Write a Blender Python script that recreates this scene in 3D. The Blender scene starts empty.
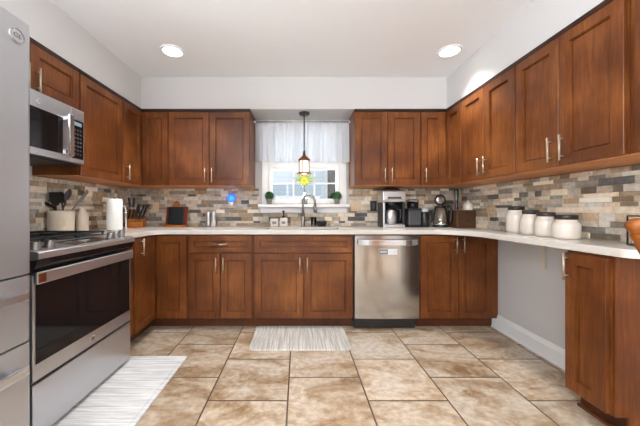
import bpy, bmesh, math, random
from mathutils import Vector, Matrix, Euler
random.seed(7)
PI = math.pi
SC = bpy.context.scene
COL = SC.collection

# ------------------------------------------------------------------ camera, world, light, exposure
CAM_H = 1.10
cam_data = bpy.data.cameras.new('camera')
cam_data.sensor_width = 36.0
cam_data.lens = 16.0                      # 284.4 px on a 640 px frame
cam_data.shift_x = 21.5 / 640
cam_data.shift_y = -2.5 / 640
cam_data.clip_start = 0.02
cam = bpy.data.objects.new('camera', cam_data)
cam.location = (0, 0, CAM_H)
cam.rotation_euler = (PI / 2, 0, 0)
COL.objects.link(cam)
SC.camera = cam
SC.view_settings.view_transform = 'Standard'
SC.view_settings.look = 'None'
SC.view_settings.gamma = 1
SC.view_settings.use_curve_mapping = False
SC.view_settings.exposure = 0.0

world = bpy.data.worlds.new('world')
SC.world = world
world.use_nodes = True
bg = world.node_tree.nodes['Background']
bg.inputs['Color'].default_value = (0.86, 0.93, 1.0, 1)
bg.inputs['Strength'].default_value = 1.25

def area_light(name, loc, rot, sx, sy, power, color=(1, 1, 1), shape='RECTANGLE', spread=PI):
    l = bpy.data.lights.new(name, 'AREA')
    l.shape = shape; l.size = sx
    if shape in ('RECTANGLE', 'ELLIPSE'): l.size_y = sy
    l.energy = power; l.color = color; l.spread = spread
    o = bpy.data.objects.new(name, l)
    o.location = loc; o.rotation_euler = rot
    COL.objects.link(o)
    return o
# daylight at openings behind the camera, tilted up as added ceiling-bounce fill
area_light('patio_daylight', (-0.4, -3.4, 1.35), (PI / 2 + 1.1, 0, 0), 2.4, 1.3, 45, (0.95, 0.975, 1.0))
area_light('window_daylight', (3.6, -3.4, 1.4), (PI / 2 + 1.1, 0, 0), 1.3, 1.2, 35, (0.95, 0.975, 1.0))
area_light('side_door_bounce', (-1.75, -1.6, 1.5), (PI / 2 + 1.3, 0, -PI / 2), 2.1, 1.1, 520, (0.90, 0.955, 1.0))  # aimed nearly straight at the ceiling, bounce fill for the upper cabinets
area_light('far_bounce_fill', (4.4, -1.3, 1.4), (PI / 2 + 1.25, 0, PI / 2), 2.2, 1.1, 430, (0.92, 0.96, 1.0))  # added fill lamp, brightens the left soffit, uppers and range front
# daylight through the window over the sink
area_light('sink_window_daylight', (0.06, 3.52, 1.62), (-PI / 2, 0, 0), 0.72, 0.8, 5, (0.9, 0.96, 1.0))
CAN_POWER = 7.0

# ------------------------------------------------------------------ colours and materials
def lin(r, g, b):
    f = lambda c: (c / 255 / 12.92) if c / 255 <= 0.04045 else ((c / 255 + 0.055) / 1.055) ** 2.4
    return (f(r), f(g), f(b), 1.0)

def new_mat(name):
    m = bpy.data.materials.new(name); m.use_nodes = True
    nt = m.node_tree
    return m, nt, nt.nodes['Principled BSDF']

def plain(name, rgb, rough=0.5, metal=0.0, bump=0.0, bscale=40.0, var=0.0, **kw):
    """Procedural: base colour with a little noise in tone, roughness and relief."""
    m, nt, p = new_mat(name)
    N, L = nt.nodes, nt.links
    p.inputs['Roughness'].default_value = rough
    p.inputs['Metallic'].default_value = metal
    c = lin(*rgb)
    tc = N.new('ShaderNodeTexCoord')
    nz = N.new('ShaderNodeTexNoise'); nz.inputs['Scale'].default_value = bscale; nz.inputs['Detail'].default_value = 4
    L.new(tc.outputs['Object'], nz.inputs['Vector'])
    mx = N.new('ShaderNodeMix'); mx.data_type = 'RGBA'
    v = var
    mx.inputs['A'].default_value = (c[0] * (1 - v), c[1] * (1 - v), c[2] * (1 - v), 1)
    mx.inputs['B'].default_value = (min(1, c[0] * (1 + v)), min(1, c[1] * (1 + v)), min(1, c[2] * (1 + v)), 1)
    L.new(nz.outputs['Fac'], mx.inputs['Factor'])
    L.new(mx.outputs['Result'], p.inputs['Base Color'])
    if bump:
        b = N.new('ShaderNodeBump'); b.inputs['Strength'].default_value = bump; b.inputs['Distance'].default_value = 0.002
        L.new(nz.outputs['Fac'], b.inputs['Height']); L.new(b.outputs['Normal'], p.inputs['Normal'])
    for k, val in kw.items():
        p.inputs[k.replace('_', ' ')].default_value = val
    return m

def wood(name, dark, mid, light, rough=0.38, grain=(20, 20, 1.6), coat=0.06, mott=3.2):
    m, nt, p = new_mat(name)
    N, L = nt.nodes, nt.links
    tc = N.new('ShaderNodeTexCoord'); oi = N.new('ShaderNodeObjectInfo')
    ad = N.new('ShaderNodeVectorMath'); ad.operation = 'MULTIPLY_ADD'
    ad.inputs[1].default_value = (37, 53, 71)
    cb = N.new('ShaderNodeCombineXYZ')
    for i in range(3): L.new(oi.outputs['Random'], cb.inputs[i])
    L.new(cb.outputs[0], ad.inputs[0]); L.new(tc.outputs['Object'], ad.inputs[2])
    mp = N.new('ShaderNodeMapping'); mp.inputs['Scale'].default_value = grain
    L.new(ad.outputs[0], mp.inputs['Vector'])
    g = N.new('ShaderNodeTexNoise'); g.inputs['Scale'].default_value = 3.0; g.inputs['Detail'].default_value = 6
    g.inputs['Roughness'].default_value = 0.62; g.inputs['Distortion'].default_value = 0.6
    L.new(mp.outputs[0], g.inputs['Vector'])
    bl = N.new('ShaderNodeTexNoise'); bl.inputs['Scale'].default_value = mott; bl.inputs['Detail'].default_value = 3
    L.new(ad.outputs[0], bl.inputs['Vector'])
    ma = N.new('ShaderNodeMath'); ma.operation = 'MULTIPLY_ADD'
    ma.inputs[1].default_value = 0.4
    m2 = N.new('ShaderNodeMath'); m2.operation = 'MULTIPLY'; m2.inputs[1].default_value = 0.6
    L.new(g.outputs['Fac'], ma.inputs[0]); L.new(bl.outputs['Fac'], m2.inputs[0]); L.new(m2.outputs[0], ma.inputs[2])
    r = N.new('ShaderNodeValToRGB')
    r.color_ramp.elements[0].position = 0.30; r.color_ramp.elements[0].color = lin(*dark)
    r.color_ramp.elements[1].position = 0.72; r.color_ramp.elements[1].color = lin(*light)
    e = r.color_ramp.elements.new(0.5); e.color = lin(*mid)
    L.new(ma.outputs[0], r.inputs['Fac']); L.new(r.outputs['Color'], p.inputs['Base Color'])
    p.inputs['Roughness'].default_value = rough
    p.inputs['Specular IOR Level'].default_value = 0.28; p.inputs['Coat Weight'].default_value = coat; p.inputs['Coat Roughness'].default_value = 0.22
    b = N.new('ShaderNodeBump'); b.inputs['Strength'].default_value = 0.06; b.inputs['Distance'].default_value = 0.001
    L.new(g.outputs['Fac'], b.inputs['Height']); L.new(b.outputs['Normal'], p.inputs['Normal'])
    return m

def steel(name, rgb=(200, 200, 203), rough=0.30, stretch=(2, 2, 160), bump=0.008, metal=0.9):
    m, nt, p = new_mat(name)
    N, L = nt.nodes, nt.links
    tc = N.new('ShaderNodeTexCoord'); mp = N.new('ShaderNodeMapping'); mp.inputs['Scale'].default_value = stretch
    nz = N.new('ShaderNodeTexNoise'); nz.inputs['Scale'].default_value = 3; nz.inputs['Detail'].default_value = 5
    L.new(tc.outputs['Object'], mp.inputs['Vector']); L.new(mp.outputs[0], nz.inputs['Vector'])
    p.inputs['Base Color'].default_value = lin(*rgb); p.inputs['Metallic'].default_value = metal
    mr = N.new('ShaderNodeMapRange'); mr.inputs['To Min'].default_value = rough * 0.8; mr.inputs['To Max'].default_value = rough * 1.25
    L.new(nz.outputs['Fac'], mr.inputs['Value']); L.new(mr.outputs[0], p.inputs['Roughness'])
    b = N.new('ShaderNodeBump'); b.inputs['Strength'].default_value = bump; b.inputs['Distance'].default_value = 0.001
    L.new(nz.outputs['Fac'], b.inputs['Height']); L.new(b.outputs['Normal'], p.inputs['Normal'])
    return m

def emit(name, rgb, strength, base=None):
    m, nt, p = new_mat(name)
    p.inputs['Emission Color'].default_value = lin(*rgb); p.inputs['Emission Strength'].default_value = strength
    p.inputs['Base Color'].default_value = lin(*(base or rgb)); p.inputs['Roughness'].default_value = 0.4
    return m

def glass(name, rgb=(255, 255, 255), rough=0.02, ior=1.45):
    m, nt, p = new_mat(name)
    p.inputs['Base Color'].default_value = lin(*rgb); p.inputs['Roughness'].default_value = rough
    p.inputs['Transmission Weight'].default_value = 1.0; p.inputs['IOR'].default_value = ior
    return m

def pane_glass(name):
    """Thin clear pane: mostly transparent, mirrors a little."""
    m = bpy.data.materials.new(name); m.use_nodes = True
    nt = m.node_tree; N, L = nt.nodes, nt.links
    N.clear()
    out = N.new('ShaderNodeOutputMaterial'); mx = N.new('ShaderNodeMixShader')
    t = N.new('ShaderNodeBsdfTransparent'); t.inputs[0].default_value = (0.96, 0.975, 0.98, 1)
    g = N.new('ShaderNodeBsdfGlossy'); g.inputs['Roughness'].default_value = 0.02
    mx.inputs[0].default_value = 0.06
    L.new(t.outputs[0], mx.inputs[1]); L.new(g.outputs[0], mx.inputs[2])
    L.new(mx.outputs[0], out.inputs[0])
    return m

def sheer(name):
    m = bpy.data.materials.new(name); m.use_nodes = True
    nt = m.node_tree; N, L = nt.nodes, nt.links
    N.clear()
    out = N.new('ShaderNodeOutputMaterial')
    d = N.new('ShaderNodeBsdfDiffuse'); d.inputs[0].default_value = (0.82, 0.83, 0.86, 1)
    t = N.new('ShaderNodeBsdfTranslucent'); t.inputs[0].default_value = (0.86, 0.88, 0.92, 1)
    tr = N.new('ShaderNodeBsdfTransparent')
    m1 = N.new('ShaderNodeMixShader'); m1.inputs[0].default_value = 0.38
    m2 = N.new('ShaderNodeMixShader')
    tc = N.new('ShaderNodeTexCoord'); mp = N.new('ShaderNodeMapping'); mp.inputs['Scale'].default_value = (60, 60, 3)
    nz = N.new('ShaderNodeTexNoise'); nz.inputs['Scale'].default_value = 4
    mr = N.new('ShaderNodeMapRange'); mr.inputs['To Min'].default_value = 0.04; mr.inputs['To Max'].default_value = 0.2
    L.new(tc.outputs['Object'], mp.inputs[0]); L.new(mp.outputs[0], nz.inputs['Vector'])
    L.new(nz.outputs['Fac'], mr.inputs['Value']); L.new(mr.outputs[0], m2.inputs[0])
    L.new(d.outputs[0], m1.inputs[1]); L.new(t.outputs[0], m1.inputs[2])
    L.new(m1.outputs[0], m2.inputs[1]); L.new(tr.outputs[0], m2.inputs[2])
    L.new(m2.outputs[0], out.inputs[0])
    return m

def floor_mat():
    m, nt, p = new_mat('floor_tile')
    N, L = nt.nodes, nt.links
    ge = N.new('ShaderNodeNewGeometry'); sp = N.new('ShaderNodeSeparateXYZ'); L.new(ge.outputs['Position'], sp.inputs[0])
    cb = N.new('ShaderNodeCombineXYZ')
    def madd(src, mul, add):
        a = N.new('ShaderNodeMath'); a.operation = 'MULTIPLY_ADD'; a.inputs[1].default_value = mul; a.inputs[2].default_value = add
        L.new(src, a.inputs[0]); return a.outputs[0]
    # rows run across x, the tiles of a row run along y, alternate rows shifted by half a tile
    L.new(madd(sp.outputs['Y'], 1.0, -2.105 + 0.46 * 20), cb.inputs[0])
    L.new(madd(sp.outputs['X'], 1.0, 0.062 + 0.464 * 20), cb.inputs[1])
    br = N.new('ShaderNodeTexBrick'); br.offset = 0.5; br.offset_frequency = 2; br.squash = 1
    br.inputs['Color1'].default_value = (0, 0, 0, 1); br.inputs['Color2'].default_value = (1, 1, 1, 1)
    br.inputs['Mortar'].default_value = (0.5, 0.5, 0.5, 1)
    br.inputs['Scale'].default_value = 1; br.inputs['Brick Width'].default_value = 0.46; br.inputs['Row Height'].default_value = 0.464
    br.inputs['Mortar Size'].default_value = 0.0055; br.inputs['Mortar Smooth'].default_value = 0.25
    L.new(cb.outputs[0], br.inputs['Vector'])
    mp = N.new('ShaderNodeMapping'); mp.inputs['Rotation'].default_value = (0, 0, 0.7); mp.inputs['Scale'].default_value = (1.0, 1.9, 1)
    L.new(ge.outputs['Position'], mp.inputs[0])
    w = madd(br.outputs['Color'], 23.0, 0.0)
    n1 = N.new('ShaderNodeTexNoise'); n1.noise_dimensions = '4D'; n1.inputs['Scale'].default_value = 2.6; n1.inputs['Detail'].default_value = 10
    n1.inputs['Roughness'].default_value = 0.72; n1.inputs['Distortion'].default_value = 0.9
    L.new(mp.outputs[0], n1.inputs['Vector']); L.new(w, n1.inputs['W'])
    r = N.new('ShaderNodeValToRGB'); R = r.color_ramp
    R.elements[0].position = 0.36; R.elements[0].color = lin(126, 96, 68)
    R.elements[1].position = 0.70; R.elements[1].color = lin(198, 190, 180)
    e = R.elements.new(0.445); e.color = lin(160, 135, 108)
    e = R.elements.new(0.53); e.color = lin(185, 168, 148)
    L.new(n1.outputs['Fac'], r.inputs['Fac'])
    n2 = N.new('ShaderNodeTexNoise'); n2.inputs['Scale'].default_value = 26; n2.inputs['Detail'].default_value = 6
    L.new(ge.outputs['Position'], n2.inputs['Vector'])
    mm = N.new('ShaderNodeMix'); mm.data_type = 'RGBA'; mm.blend_type = 'OVERLAY'; mm.inputs['Factor'].default_value = 0.55
    L.new(r.outputs['Color'], mm.inputs['A']); L.new(n2.outputs['Fac'], mm.inputs['B'])
    hs = N.new('ShaderNodeHueSaturation')
    L.new(madd(br.outputs['Color'], 0.24, 0.86), hs.inputs['Value']); L.new(mm.outputs['Result'], hs.inputs['Color'])
    mo = N.new('ShaderNodeMix'); mo.data_type = 'RGBA'; mo.inputs['B'].default_value = lin(84, 66, 52)
    L.new(br.outputs['Fac'], mo.inputs['Factor']); L.new(hs.outputs['Color'], mo.inputs['A'])
    L.new(mo.outputs['Result'], p.inputs['Base Color'])
    ro = N.new('ShaderNodeMapRange'); ro.inputs['To Min'].default_value = 0.28; ro.inputs['To Max'].default_value = 0.5
    L.new(n2.outputs['Fac'], ro.inputs['Value']); L.new(ro.outputs[0], p.inputs['Roughness'])
    h = N.new('ShaderNodeMath'); h.operation = 'SUBTRACT'
    L.new(madd(n1.outputs['Fac'], 0.35, 0.0), h.inputs[0]); L.new(br.outputs['Fac'], h.inputs[1])
    b = N.new('ShaderNodeBump'); b.inputs['Strength'].default_value = 0.5; b.inputs['Distance'].default_value = 0.003
    L.new(h.outputs[0], b.inputs['Height']); L.new(b.outputs['Normal'], p.inputs['Normal'])
    return m

def stone_mat():
    m, nt, p = new_mat('ledger_stone')
    N, L = nt.nodes, nt.links
    at = N.new('ShaderNodeAttribute'); at.attribute_name = 'stone'
    ge = N.new('ShaderNodeNewGeometry')
    nz = N.new('ShaderNodeTexNoise'); nz.inputs['Scale'].default_value = 30; nz.inputs['Detail'].default_value = 8; nz.inputs['Roughness'].default_value = 0.7
    L.new(ge.outputs['Position'], nz.inputs['Vector'])
    mx = N.new('ShaderNodeMix'); mx.data_type = 'RGBA'; mx.blend_type = 'OVERLAY'; mx.inputs['Factor'].default_value = 0.95
    L.new(at.outputs['Color'], mx.inputs['A']); L.new(nz.outputs['Fac'], mx.inputs['B'])
    L.new(mx.outputs['Result'], p.inputs['Base Color'])
    p.inputs['Roughness'].default_value = 0.72
    b = N.new('ShaderNodeBump'); b.inputs['Strength'].default_value = 0.8; b.inputs['Distance'].default_value = 0.005
    L.new(nz.outputs['Fac'], b.inputs['Height']); L.new(b.outputs['Normal'], p.inputs['Normal'])
    return m

def mat_weave(name, a, b, scale):
    m, nt, p = new_mat(name)
    N, L = nt.nodes, nt.links
    tc = N.new('ShaderNodeTexCoord'); mp = N.new('ShaderNodeMapping'); mp.inputs['Scale'].default_value = scale
    nz = N.new('ShaderNodeTexNoise'); nz.inputs['Scale'].default_value = 1; nz.inputs['Detail'].default_value = 4; nz.inputs['Roughness'].default_value = 0.7
    L.new(tc.outputs['Object'], mp.inputs[0]); L.new(mp.outputs[0], nz.inputs['Vector'])
    r = N.new('ShaderNodeValToRGB'); r.color_ramp.elements[0].position = 0.4; r.color_ramp.elements[1].position = 0.6
    r.color_ramp.elements[0].color = lin(*a); r.color_ramp.elements[1].color = lin(*b)
    L.new(nz.outputs['Fac'], r.inputs['Fac']); L.new(r.outputs['Color'], p.inputs['Base Color'])
    p.inputs['Roughness'].default_value = 0.7
    bu = N.new('ShaderNodeBump'); bu.inputs['Strength'].default_value = 0.25; bu.inputs['Distance'].default_value = 0.002
    L.new(nz.outputs['Fac'], bu.inputs['Height']); L.new(bu.outputs['Normal'], p.inputs['Normal'])
    return m

def siding_mat():
    m, nt, p = new_mat('house_siding')
    N, L = nt.nodes, nt.links
    ge = N.new('ShaderNodeNewGeometry'); mp = N.new('ShaderNodeMapping'); mp.inputs['Scale'].default_value = (0.02, 0.02, 1)
    w = N.new('ShaderNodeTexWave'); w.bands_direction = 'Z'; w.wave_profile = 'SAW'; w.inputs['Scale'].default_value = 2.6
    L.new(ge.outputs['Position'], mp.inputs[0]); L.new(mp.outputs[0], w.inputs['Vector'])
    r = N.new('ShaderNodeValToRGB'); r.color_ramp.elements[0].color = lin(196, 206, 222); r.color_ramp.elements[1].color = lin(226, 234, 244)
    r.color_ramp.elements[0].position = 0.0; r.color_ramp.elements[1].position = 0.18
    L.new(w.outputs['Fac'], r.inputs['Fac']); L.new(r.outputs['Color'], p.inputs['Base Color'])
    p.inputs['Roughness'].default_value = 0.7
    return m

M = {}
M['cherry'] = wood('cherry_stained_maple', (66, 33, 12), (101, 54, 22), (144, 88, 42))
M['cherry_dark'] = wood('cherry_trim', (36, 19, 12), (50, 27, 16), (62, 34, 21), rough=0.45)
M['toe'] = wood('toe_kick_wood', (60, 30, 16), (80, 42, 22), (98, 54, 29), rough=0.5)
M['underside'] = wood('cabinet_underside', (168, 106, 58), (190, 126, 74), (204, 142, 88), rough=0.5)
M['pine'] = wood('honey_wood', (132, 74, 26), (166, 98, 40), (192, 122, 56), rough=0.35, grain=(14, 14, 2))
M['stool'] = wood('amber_stool_wood', (96, 48, 14), (136, 74, 24), (164, 96, 36), rough=0.3, grain=(14, 14, 2))
M['boxwood'] = wood('walnut_box', (62, 40, 26), (86, 58, 38), (106, 74, 50), rough=0.5, grain=(3, 20, 20))
M['redwood'] = wood('red_stand_wood', (84, 26, 18), (116, 40, 28), (142, 58, 40), rough=0.4)
M['wall'] = plain('wall_paint', (198, 196, 195), 0.8, bump=0.05, bscale=300)
M['wall_tan'] = plain('wall_paint_tan', (214, 198, 182), 0.8, bump=0.05, bscale=300)
M['ceiling'] = plain('ceiling_paint', (236, 237, 239), 0.9, bump=0.05, bscale=220)
M['white'] = plain('white_trim_paint', (238, 238, 238), 0.4, bump=0.02, bscale=120)
M['floor'] = floor_mat()
M['stone'] = stone_mat()
M['grout'] = plain('backsplash_bed', (92, 80, 68), 0.9, bump=0.3)
M['quartz'] = plain('quartz_counter', (214, 208, 200), 0.16, bump=0.0, bscale=90, var=0.05)
M['steel'] = steel('brushed_steel', stretch=(160, 160, 2))
M['steel_h'] = steel('brushed_steel_level', stretch=(2, 2, 160))
M['fridge'] = steel('fridge_steel', (192, 194, 198), 0.36, stretch=(160, 160, 2), metal=0.85)
M['nickel'] = steel('satin_nickel', (186, 172, 152), 0.32, stretch=(8, 8, 8), bump=0.0)
M['faucet'] = steel('faucet_nickel', (138, 134, 128), 0.3, stretch=(8, 8, 8), bump=0.0, metal=0.9)
M['dw'] = steel('dishwasher_steel', (180, 177, 172), 0.14, stretch=(160, 160, 2), bump=0.004, metal=0.95)
M['chrome'] = steel('polished_steel', (215, 215, 218), 0.12, stretch=(6, 6, 6), bump=0.0)
M['black_glass'] = plain('black_oven_glass', (24, 21, 22), 0.06, Specular_IOR_Level=0.3)
M['black'] = plain('black_plastic', (22, 22, 23), 0.38, bump=0.04)
M['iron'] = plain('cast_iron', (28, 28, 30), 0.6, bump=0.3, bscale=200)
M['dark_gray'] = plain('dark_gray_plastic', (62, 64, 68), 0.4, bump=0.05)
M['panel_gray'] = plain('dark_steel_panel', (78, 80, 84), 0.35, 0.6)
M['ceramic'] = plain('cream_ceramic', (226, 216, 204), 0.22, bump=0.05, bscale=30, var=0.04)
M['crock'] = plain('crock_glaze', (222, 206, 186), 0.3, bump=0.05, bscale=30, var=0.06)
M['lid'] = plain('dark_walnut_lid', (44, 34, 28), 0.45, bump=0.1)
M['paper'] = plain('paper_towel', (244, 243, 240), 0.95, bump=0.5, bscale=150)
M['copper'] = plain('antique_copper', (150, 92, 62), 0.32, 0.9)
M['bronze'] = plain('dark_bronze', (66, 62, 60), 0.4, 0.7)
M['leaf'] = plain('green_leaves', (58, 108, 58), 0.6, var=0.35, bscale=60)
M['leaf2'] = plain('yellow_green_leaves', (120, 148, 78), 0.6, var=0.25, bscale=50)
M['yellow'] = plain('yellow_petals', (205, 172, 40), 0.6, var=0.15)
M['brown'] = plain('seed_brown', (92, 62, 30), 0.8, bump=0.4)
M['pot'] = plain('gray_stone_pot', (150, 142, 134), 0.7, bump=0.3)
M['plate'] = plain('almond_plate', (214, 190, 158), 0.45)
M['slate'] = plain('chalkboard', (26, 32, 36), 0.35, bump=0.05)
M['blue_glow'] = emit('blue_night_light', (44, 104, 255), 1.5)
M['lamp_lens'] = emit('lamp_lens', (255, 250, 240), 7.0)
M['lamp_glass'] = emit('pendant_glass', (255, 236, 222), 0.9)
M['display'] = emit('clock_display', (170, 200, 210), 0.6, (10, 10, 12))
M['glass'] = glass('clear_glass')
M['pane'] = pane_glass('window_pane_glass')
M['sheer'] = sheer('sheer_curtain')
M['siding'] = siding_mat()
M['rug_a'] = mat_weave('gray_striped_mat', (168, 164, 156), (214, 210, 202), (95, 3.0, 8))
M['rug_b'] = mat_weave('white_striped_runner', (186, 186, 186), (226, 225, 223), (3.0, 70, 8))
M['hem'] = plain('mat_binding', (196, 192, 184), 0.8, bump=0.3, bscale=150)
M['grass'] = plain('lawn', (92, 112, 74), 0.9, var=0.3)
M['green_pl'] = plain('green_plastic', (70, 170, 112), 0.4)
M['rose_pl'] = plain('dusty_rose_plastic', (176, 112, 116), 0.4)
M['gray_pl'] = plain('gray_plastic', (120, 120, 122), 0.45)
M['sticker'] = plain('magnet_face', (222, 222, 224), 0.4)
M['mark'] = plain('printed_mark', (84, 84, 90), 0.5)
M['drywall_bracket'] = plain('bracket_paint', (206, 196, 182), 0.6)

# ------------------------------------------------------------------ mesh helpers
class MB:
    """Collects shapes into one mesh (local coordinates of the thing it belongs to)."""
    def __init__(s): s.bm = bmesh.new()
    def _tail(s, n0): return list(s.bm.verts)[n0:]
    def box(s, x0, x1, y0, y1, z0, z1, bev=0.0, seg=2):
        n0 = len(s.bm.verts)
        vs = [s.bm.verts.new((x, y, z)) for x in (x0, x1) for y in (y0, y1) for z in (z0, z1)]
        fs = [(0, 1, 3, 2), (4, 6, 7, 5), (0, 4, 5, 1), (2, 3, 7, 6), (0, 2, 6, 4), (1, 5, 7, 3)]
        F = [s.bm.faces.new([vs[i] for i in f]) for f in fs]
        if bev > 0:
            es = list({e for f in F for e in f.edges})
            bmesh.ops.bevel(s.bm, geom=es, offset=bev, segments=seg, profile=0.5, affect='EDGES')
        return s
    def cyl(s, p0, p1, r0, r1=None, n=20, cap=True):
        r1 = r0 if r1 is None else r1
        p0, p1 = Vector(p0), Vector(p1); d = p1 - p0
        q = d.to_track_quat('Z', 'Y').to_matrix()
        A = [s.bm.verts.new(p0 + q @ Vector((r0 * math.cos(2 * PI * i / n), r0 * math.sin(2 * PI * i / n), 0))) for i in range(n)]
        B = [s.bm.verts.new(p1 + q @ Vector((r1 * math.cos(2 * PI * i / n), r1 * math.sin(2 * PI * i / n), 0))) for i in range(n)]
        for i in range(n):
            f = s.bm.faces.new((A[i], A[(i + 1) % n], B[(i + 1) % n], B[i])); f.smooth = True
        if cap:
            s.bm.faces.new(A[::-1]); s.bm.faces.new(B)
        return s
    def tube(s, pts, r, n=12, cap=True):
        pts = [Vector(p) for p in pts]; rs = r if isinstance(r, (list, tuple)) else [r] * len(pts)
        rings = []; up = None
        for i, p in enumerate(pts):
            t = (pts[min(i + 1, len(pts) - 1)] - pts[max(i - 1, 0)]).normalized()
            if up is None:
                up = Vector((0, 0, 1)) if abs(t.z) < 0.9 else Vector((0, 1, 0))
            a = (up - t * up.dot(t)).normalized(); b = t.cross(a); up = a
            rings.append([s.bm.verts.new(p + (a * math.cos(2 * PI * k / n) + b * math.sin(2 * PI * k / n)) * rs[i]) for k in range(n)])
        for A, B in zip(rings, rings[1:]):
            for k in range(n):
                f = s.bm.faces.new((A[k], A[(k + 1) % n], B[(k + 1) % n], B[k])); f.smooth = True
        if cap:
            s.bm.faces.new(rings[0][::-1]); s.bm.faces.new(rings[-1])
        return s
    def lathe(s, prof, c=(0, 0), n=32, close=True):
        """prof: (radius, z) from bottom to top; closes at the ends."""
        rings = []
        for r, z in prof:
            if r <= 1e-6: rings.append([s.bm.verts.new((c[0], c[1], z))])
            else: rings.append([s.bm.verts.new((c[0] + r * math.cos(2 * PI * k / n), c[1] + r * math.sin(2 * PI * k / n), z)) for k in range(n)])
        for A, B in zip(rings, rings[1:]):
            for k in range(n):
                a, b = A[k % len(A)], A[(k + 1) % n % len(A)]
                c2, d = B[(k + 1) % n % len(B)], B[k % len(B)]
                vs = []
                for v in (a, b, c2, d):
                    if v not in vs: vs.append(v)
                if len(vs) >= 3:
                    f = s.bm.faces.new(vs); f.smooth = True
        if close and len(rings[0]) > 1: s.bm.faces.new(rings[0][::-1])
        if close and len(rings[-1]) > 1: s.bm.faces.new(rings[-1])
        return s
    def prism(s, pts, z0, z1, plane='xy'):
        """Extruded polygon; plane 'xy' up z, 'yz' along x, 'xz' along y."""
        def P(a, b, h):
            return {'xy': (a, b, h), 'yz': (h, a, b), 'xz': (a, h, b)}[plane]
        A = [s.bm.verts.new(P(a, b, z0)) for a, b in pts]; B = [s.bm.verts.new(P(a, b, z1)) for a, b in pts]
        n = len(pts)
        for i in range(n): s.bm.faces.new((A[i], A[(i + 1) % n], B[(i + 1) % n], B[i]))
        s.bm.faces.new(A[::-1]); s.bm.faces.new(B)
        return s
    def shaker(s, x0, x1, z0, z1, y=0.0, t=0.02, stile=0.058, rec=0.0125):
        """Five-piece door or drawer front facing -y: bevelled frame, inner bead and recessed flat panel."""
        y1 = y - t
        def ring(dx, yy): return [s.bm.verts.new(v) for v in ((x0 + dx, yy, z0 + dx), (x1 - dx, yy, z0 + dx), (x1 - dx, yy, z1 - dx), (x0 + dx, yy, z1 - dx))]
        st = min(stile, (z1 - z0) * 0.3)
        R = [ring(0, y), ring(0, y1 + 0.002), ring(0.002, y1), ring(st, y1), ring(st + 0.001, y1 + 0.006), ring(st + 0.005, y1 + 0.007), ring(st + 0.006, y1 + 0.0185), ring(st + 0.011, y1 + 0.0185), ring(st + 0.012, y1 + rec)]
        for A, B in zip(R, R[1:]):
            for i in range(4): s.bm.faces.new((A[i], A[(i + 1) % 4], B[(i + 1) % 4], B[i]))
        s.bm.faces.new(R[-1]); s.bm.faces.new(R[0][::-1])
        return s
    def ico(s, c, r, sub=2, sc=(1, 1, 1)):
        res = bmesh.ops.create_icosphere(s.bm, subdivisions=sub, radius=r)
        for v in res['verts']:
            v.co = Vector((v.co.x * sc[0], v.co.y * sc[1], v.co.z * sc[2])) + Vector(c)
        for f in {f for v in res['verts'] for f in v.link_faces}: f.smooth = True
        return s
    def leaf(s, base, direc, L, w, up=Vector((0, 0, 1)), droop=0.0):
        base = Vector(base); d = Vector(direc).normalized()
        side = d.cross(up)
        if side.length < 1e-3: side = d.cross(Vector((1, 0, 0)))
        side.normalize(); nn = side.cross(d)
        pr = [(0, 0.15), (0.35, 1), (0.7, 0.75), (1, 0.04)]
        rows = []
        for t, k in pr:
            p = base + d * (L * t) - Vector((0, 0, 1)) * droop * L * t * t
            rows.append((s.bm.verts.new(p - side * w * k * .5 + nn * w * .15 * k), s.bm.verts.new(p), s.bm.verts.new(p + side * w * k * .5 + nn * w * .15 * k)))
        for A, B in zip(rows, rows[1:]):
            s.bm.faces.new((A[0], A[1], B[1], B[0])); s.bm.faces.new((A[1], A[2], B[2], B[1]))
        return s
    def rot(s, mat):
        bmesh.ops.transform(s.bm, matrix=mat, verts=s.bm.verts); return s
    def build(s, name, mat, parent=None, loc=None, solid=0.0, bevel=0.0):
        bmesh.ops.recalc_face_normals(s.bm, faces=s.bm.faces)
        me = bpy.data.meshes.new(name); s.bm.to_mesh(me); s.bm.free()
        me.materials.append(mat)
        o = bpy.data.objects.new(name, me); COL.objects.link(o)
        if parent: o.parent = parent
        if loc: o.location = loc
        if solid:
            md = o.modifiers.new('thickness', 'SOLIDIFY'); md.thickness = solid
        if bevel:
            md = o.modifiers.new('edge', 'BEVEL'); md.width = bevel; md.segments = 2; md.limit_method = 'ANGLE'; md.angle_limit = 0.6
        return o

def tag(o, label, cat, group=None):
    o['label'] = label; o['category'] = cat
    if group: o['group'] = group
    return o
def thing(name, label, cat, loc=(0, 0, 0), rotz=0.0, group=None):
    o = bpy.data.objects.new(name, None); o.empty_display_size = 0.1
    COL.objects.link(o); o.location = loc; o.rotation_euler = (0, 0, rotz)
    return tag(o, label, cat, group)
def struct(o, label=None):
    o['kind'] = 'structure'
    if label: o['label'] = label
    return o
def copy_tree(o, parent=None):
    c = o.copy(); COL.objects.link(c)
    if parent: c.parent = parent
    for ch in list(o.children): copy_tree(ch, c)
    return c
def text_part(txt, size, mat, parent, loc, rot, name='emblem'):
    cu = bpy.data.curves.new(name, 'FONT'); cu.body = txt; cu.size = size; cu.extrude = 0.0006
    cu.align_x = 'CENTER'; cu.align_y = 'CENTER'; cu.materials.append(mat)
    tmp = bpy.data.objects.new(name, cu); COL.objects.link(tmp)
    me = bpy.data.meshes.new_from_object(tmp.evaluated_get(bpy.context.evaluated_depsgraph_get()))
    bpy.data.objects.remove(tmp); me.transform(Matrix.Translation(loc) @ Euler(rot).to_matrix().to_4x4())
    if not me.materials: me.materials.append(mat)
    o = bpy.data.objects.new(name, me); COL.objects.link(o); o.parent = parent
    return o

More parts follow.
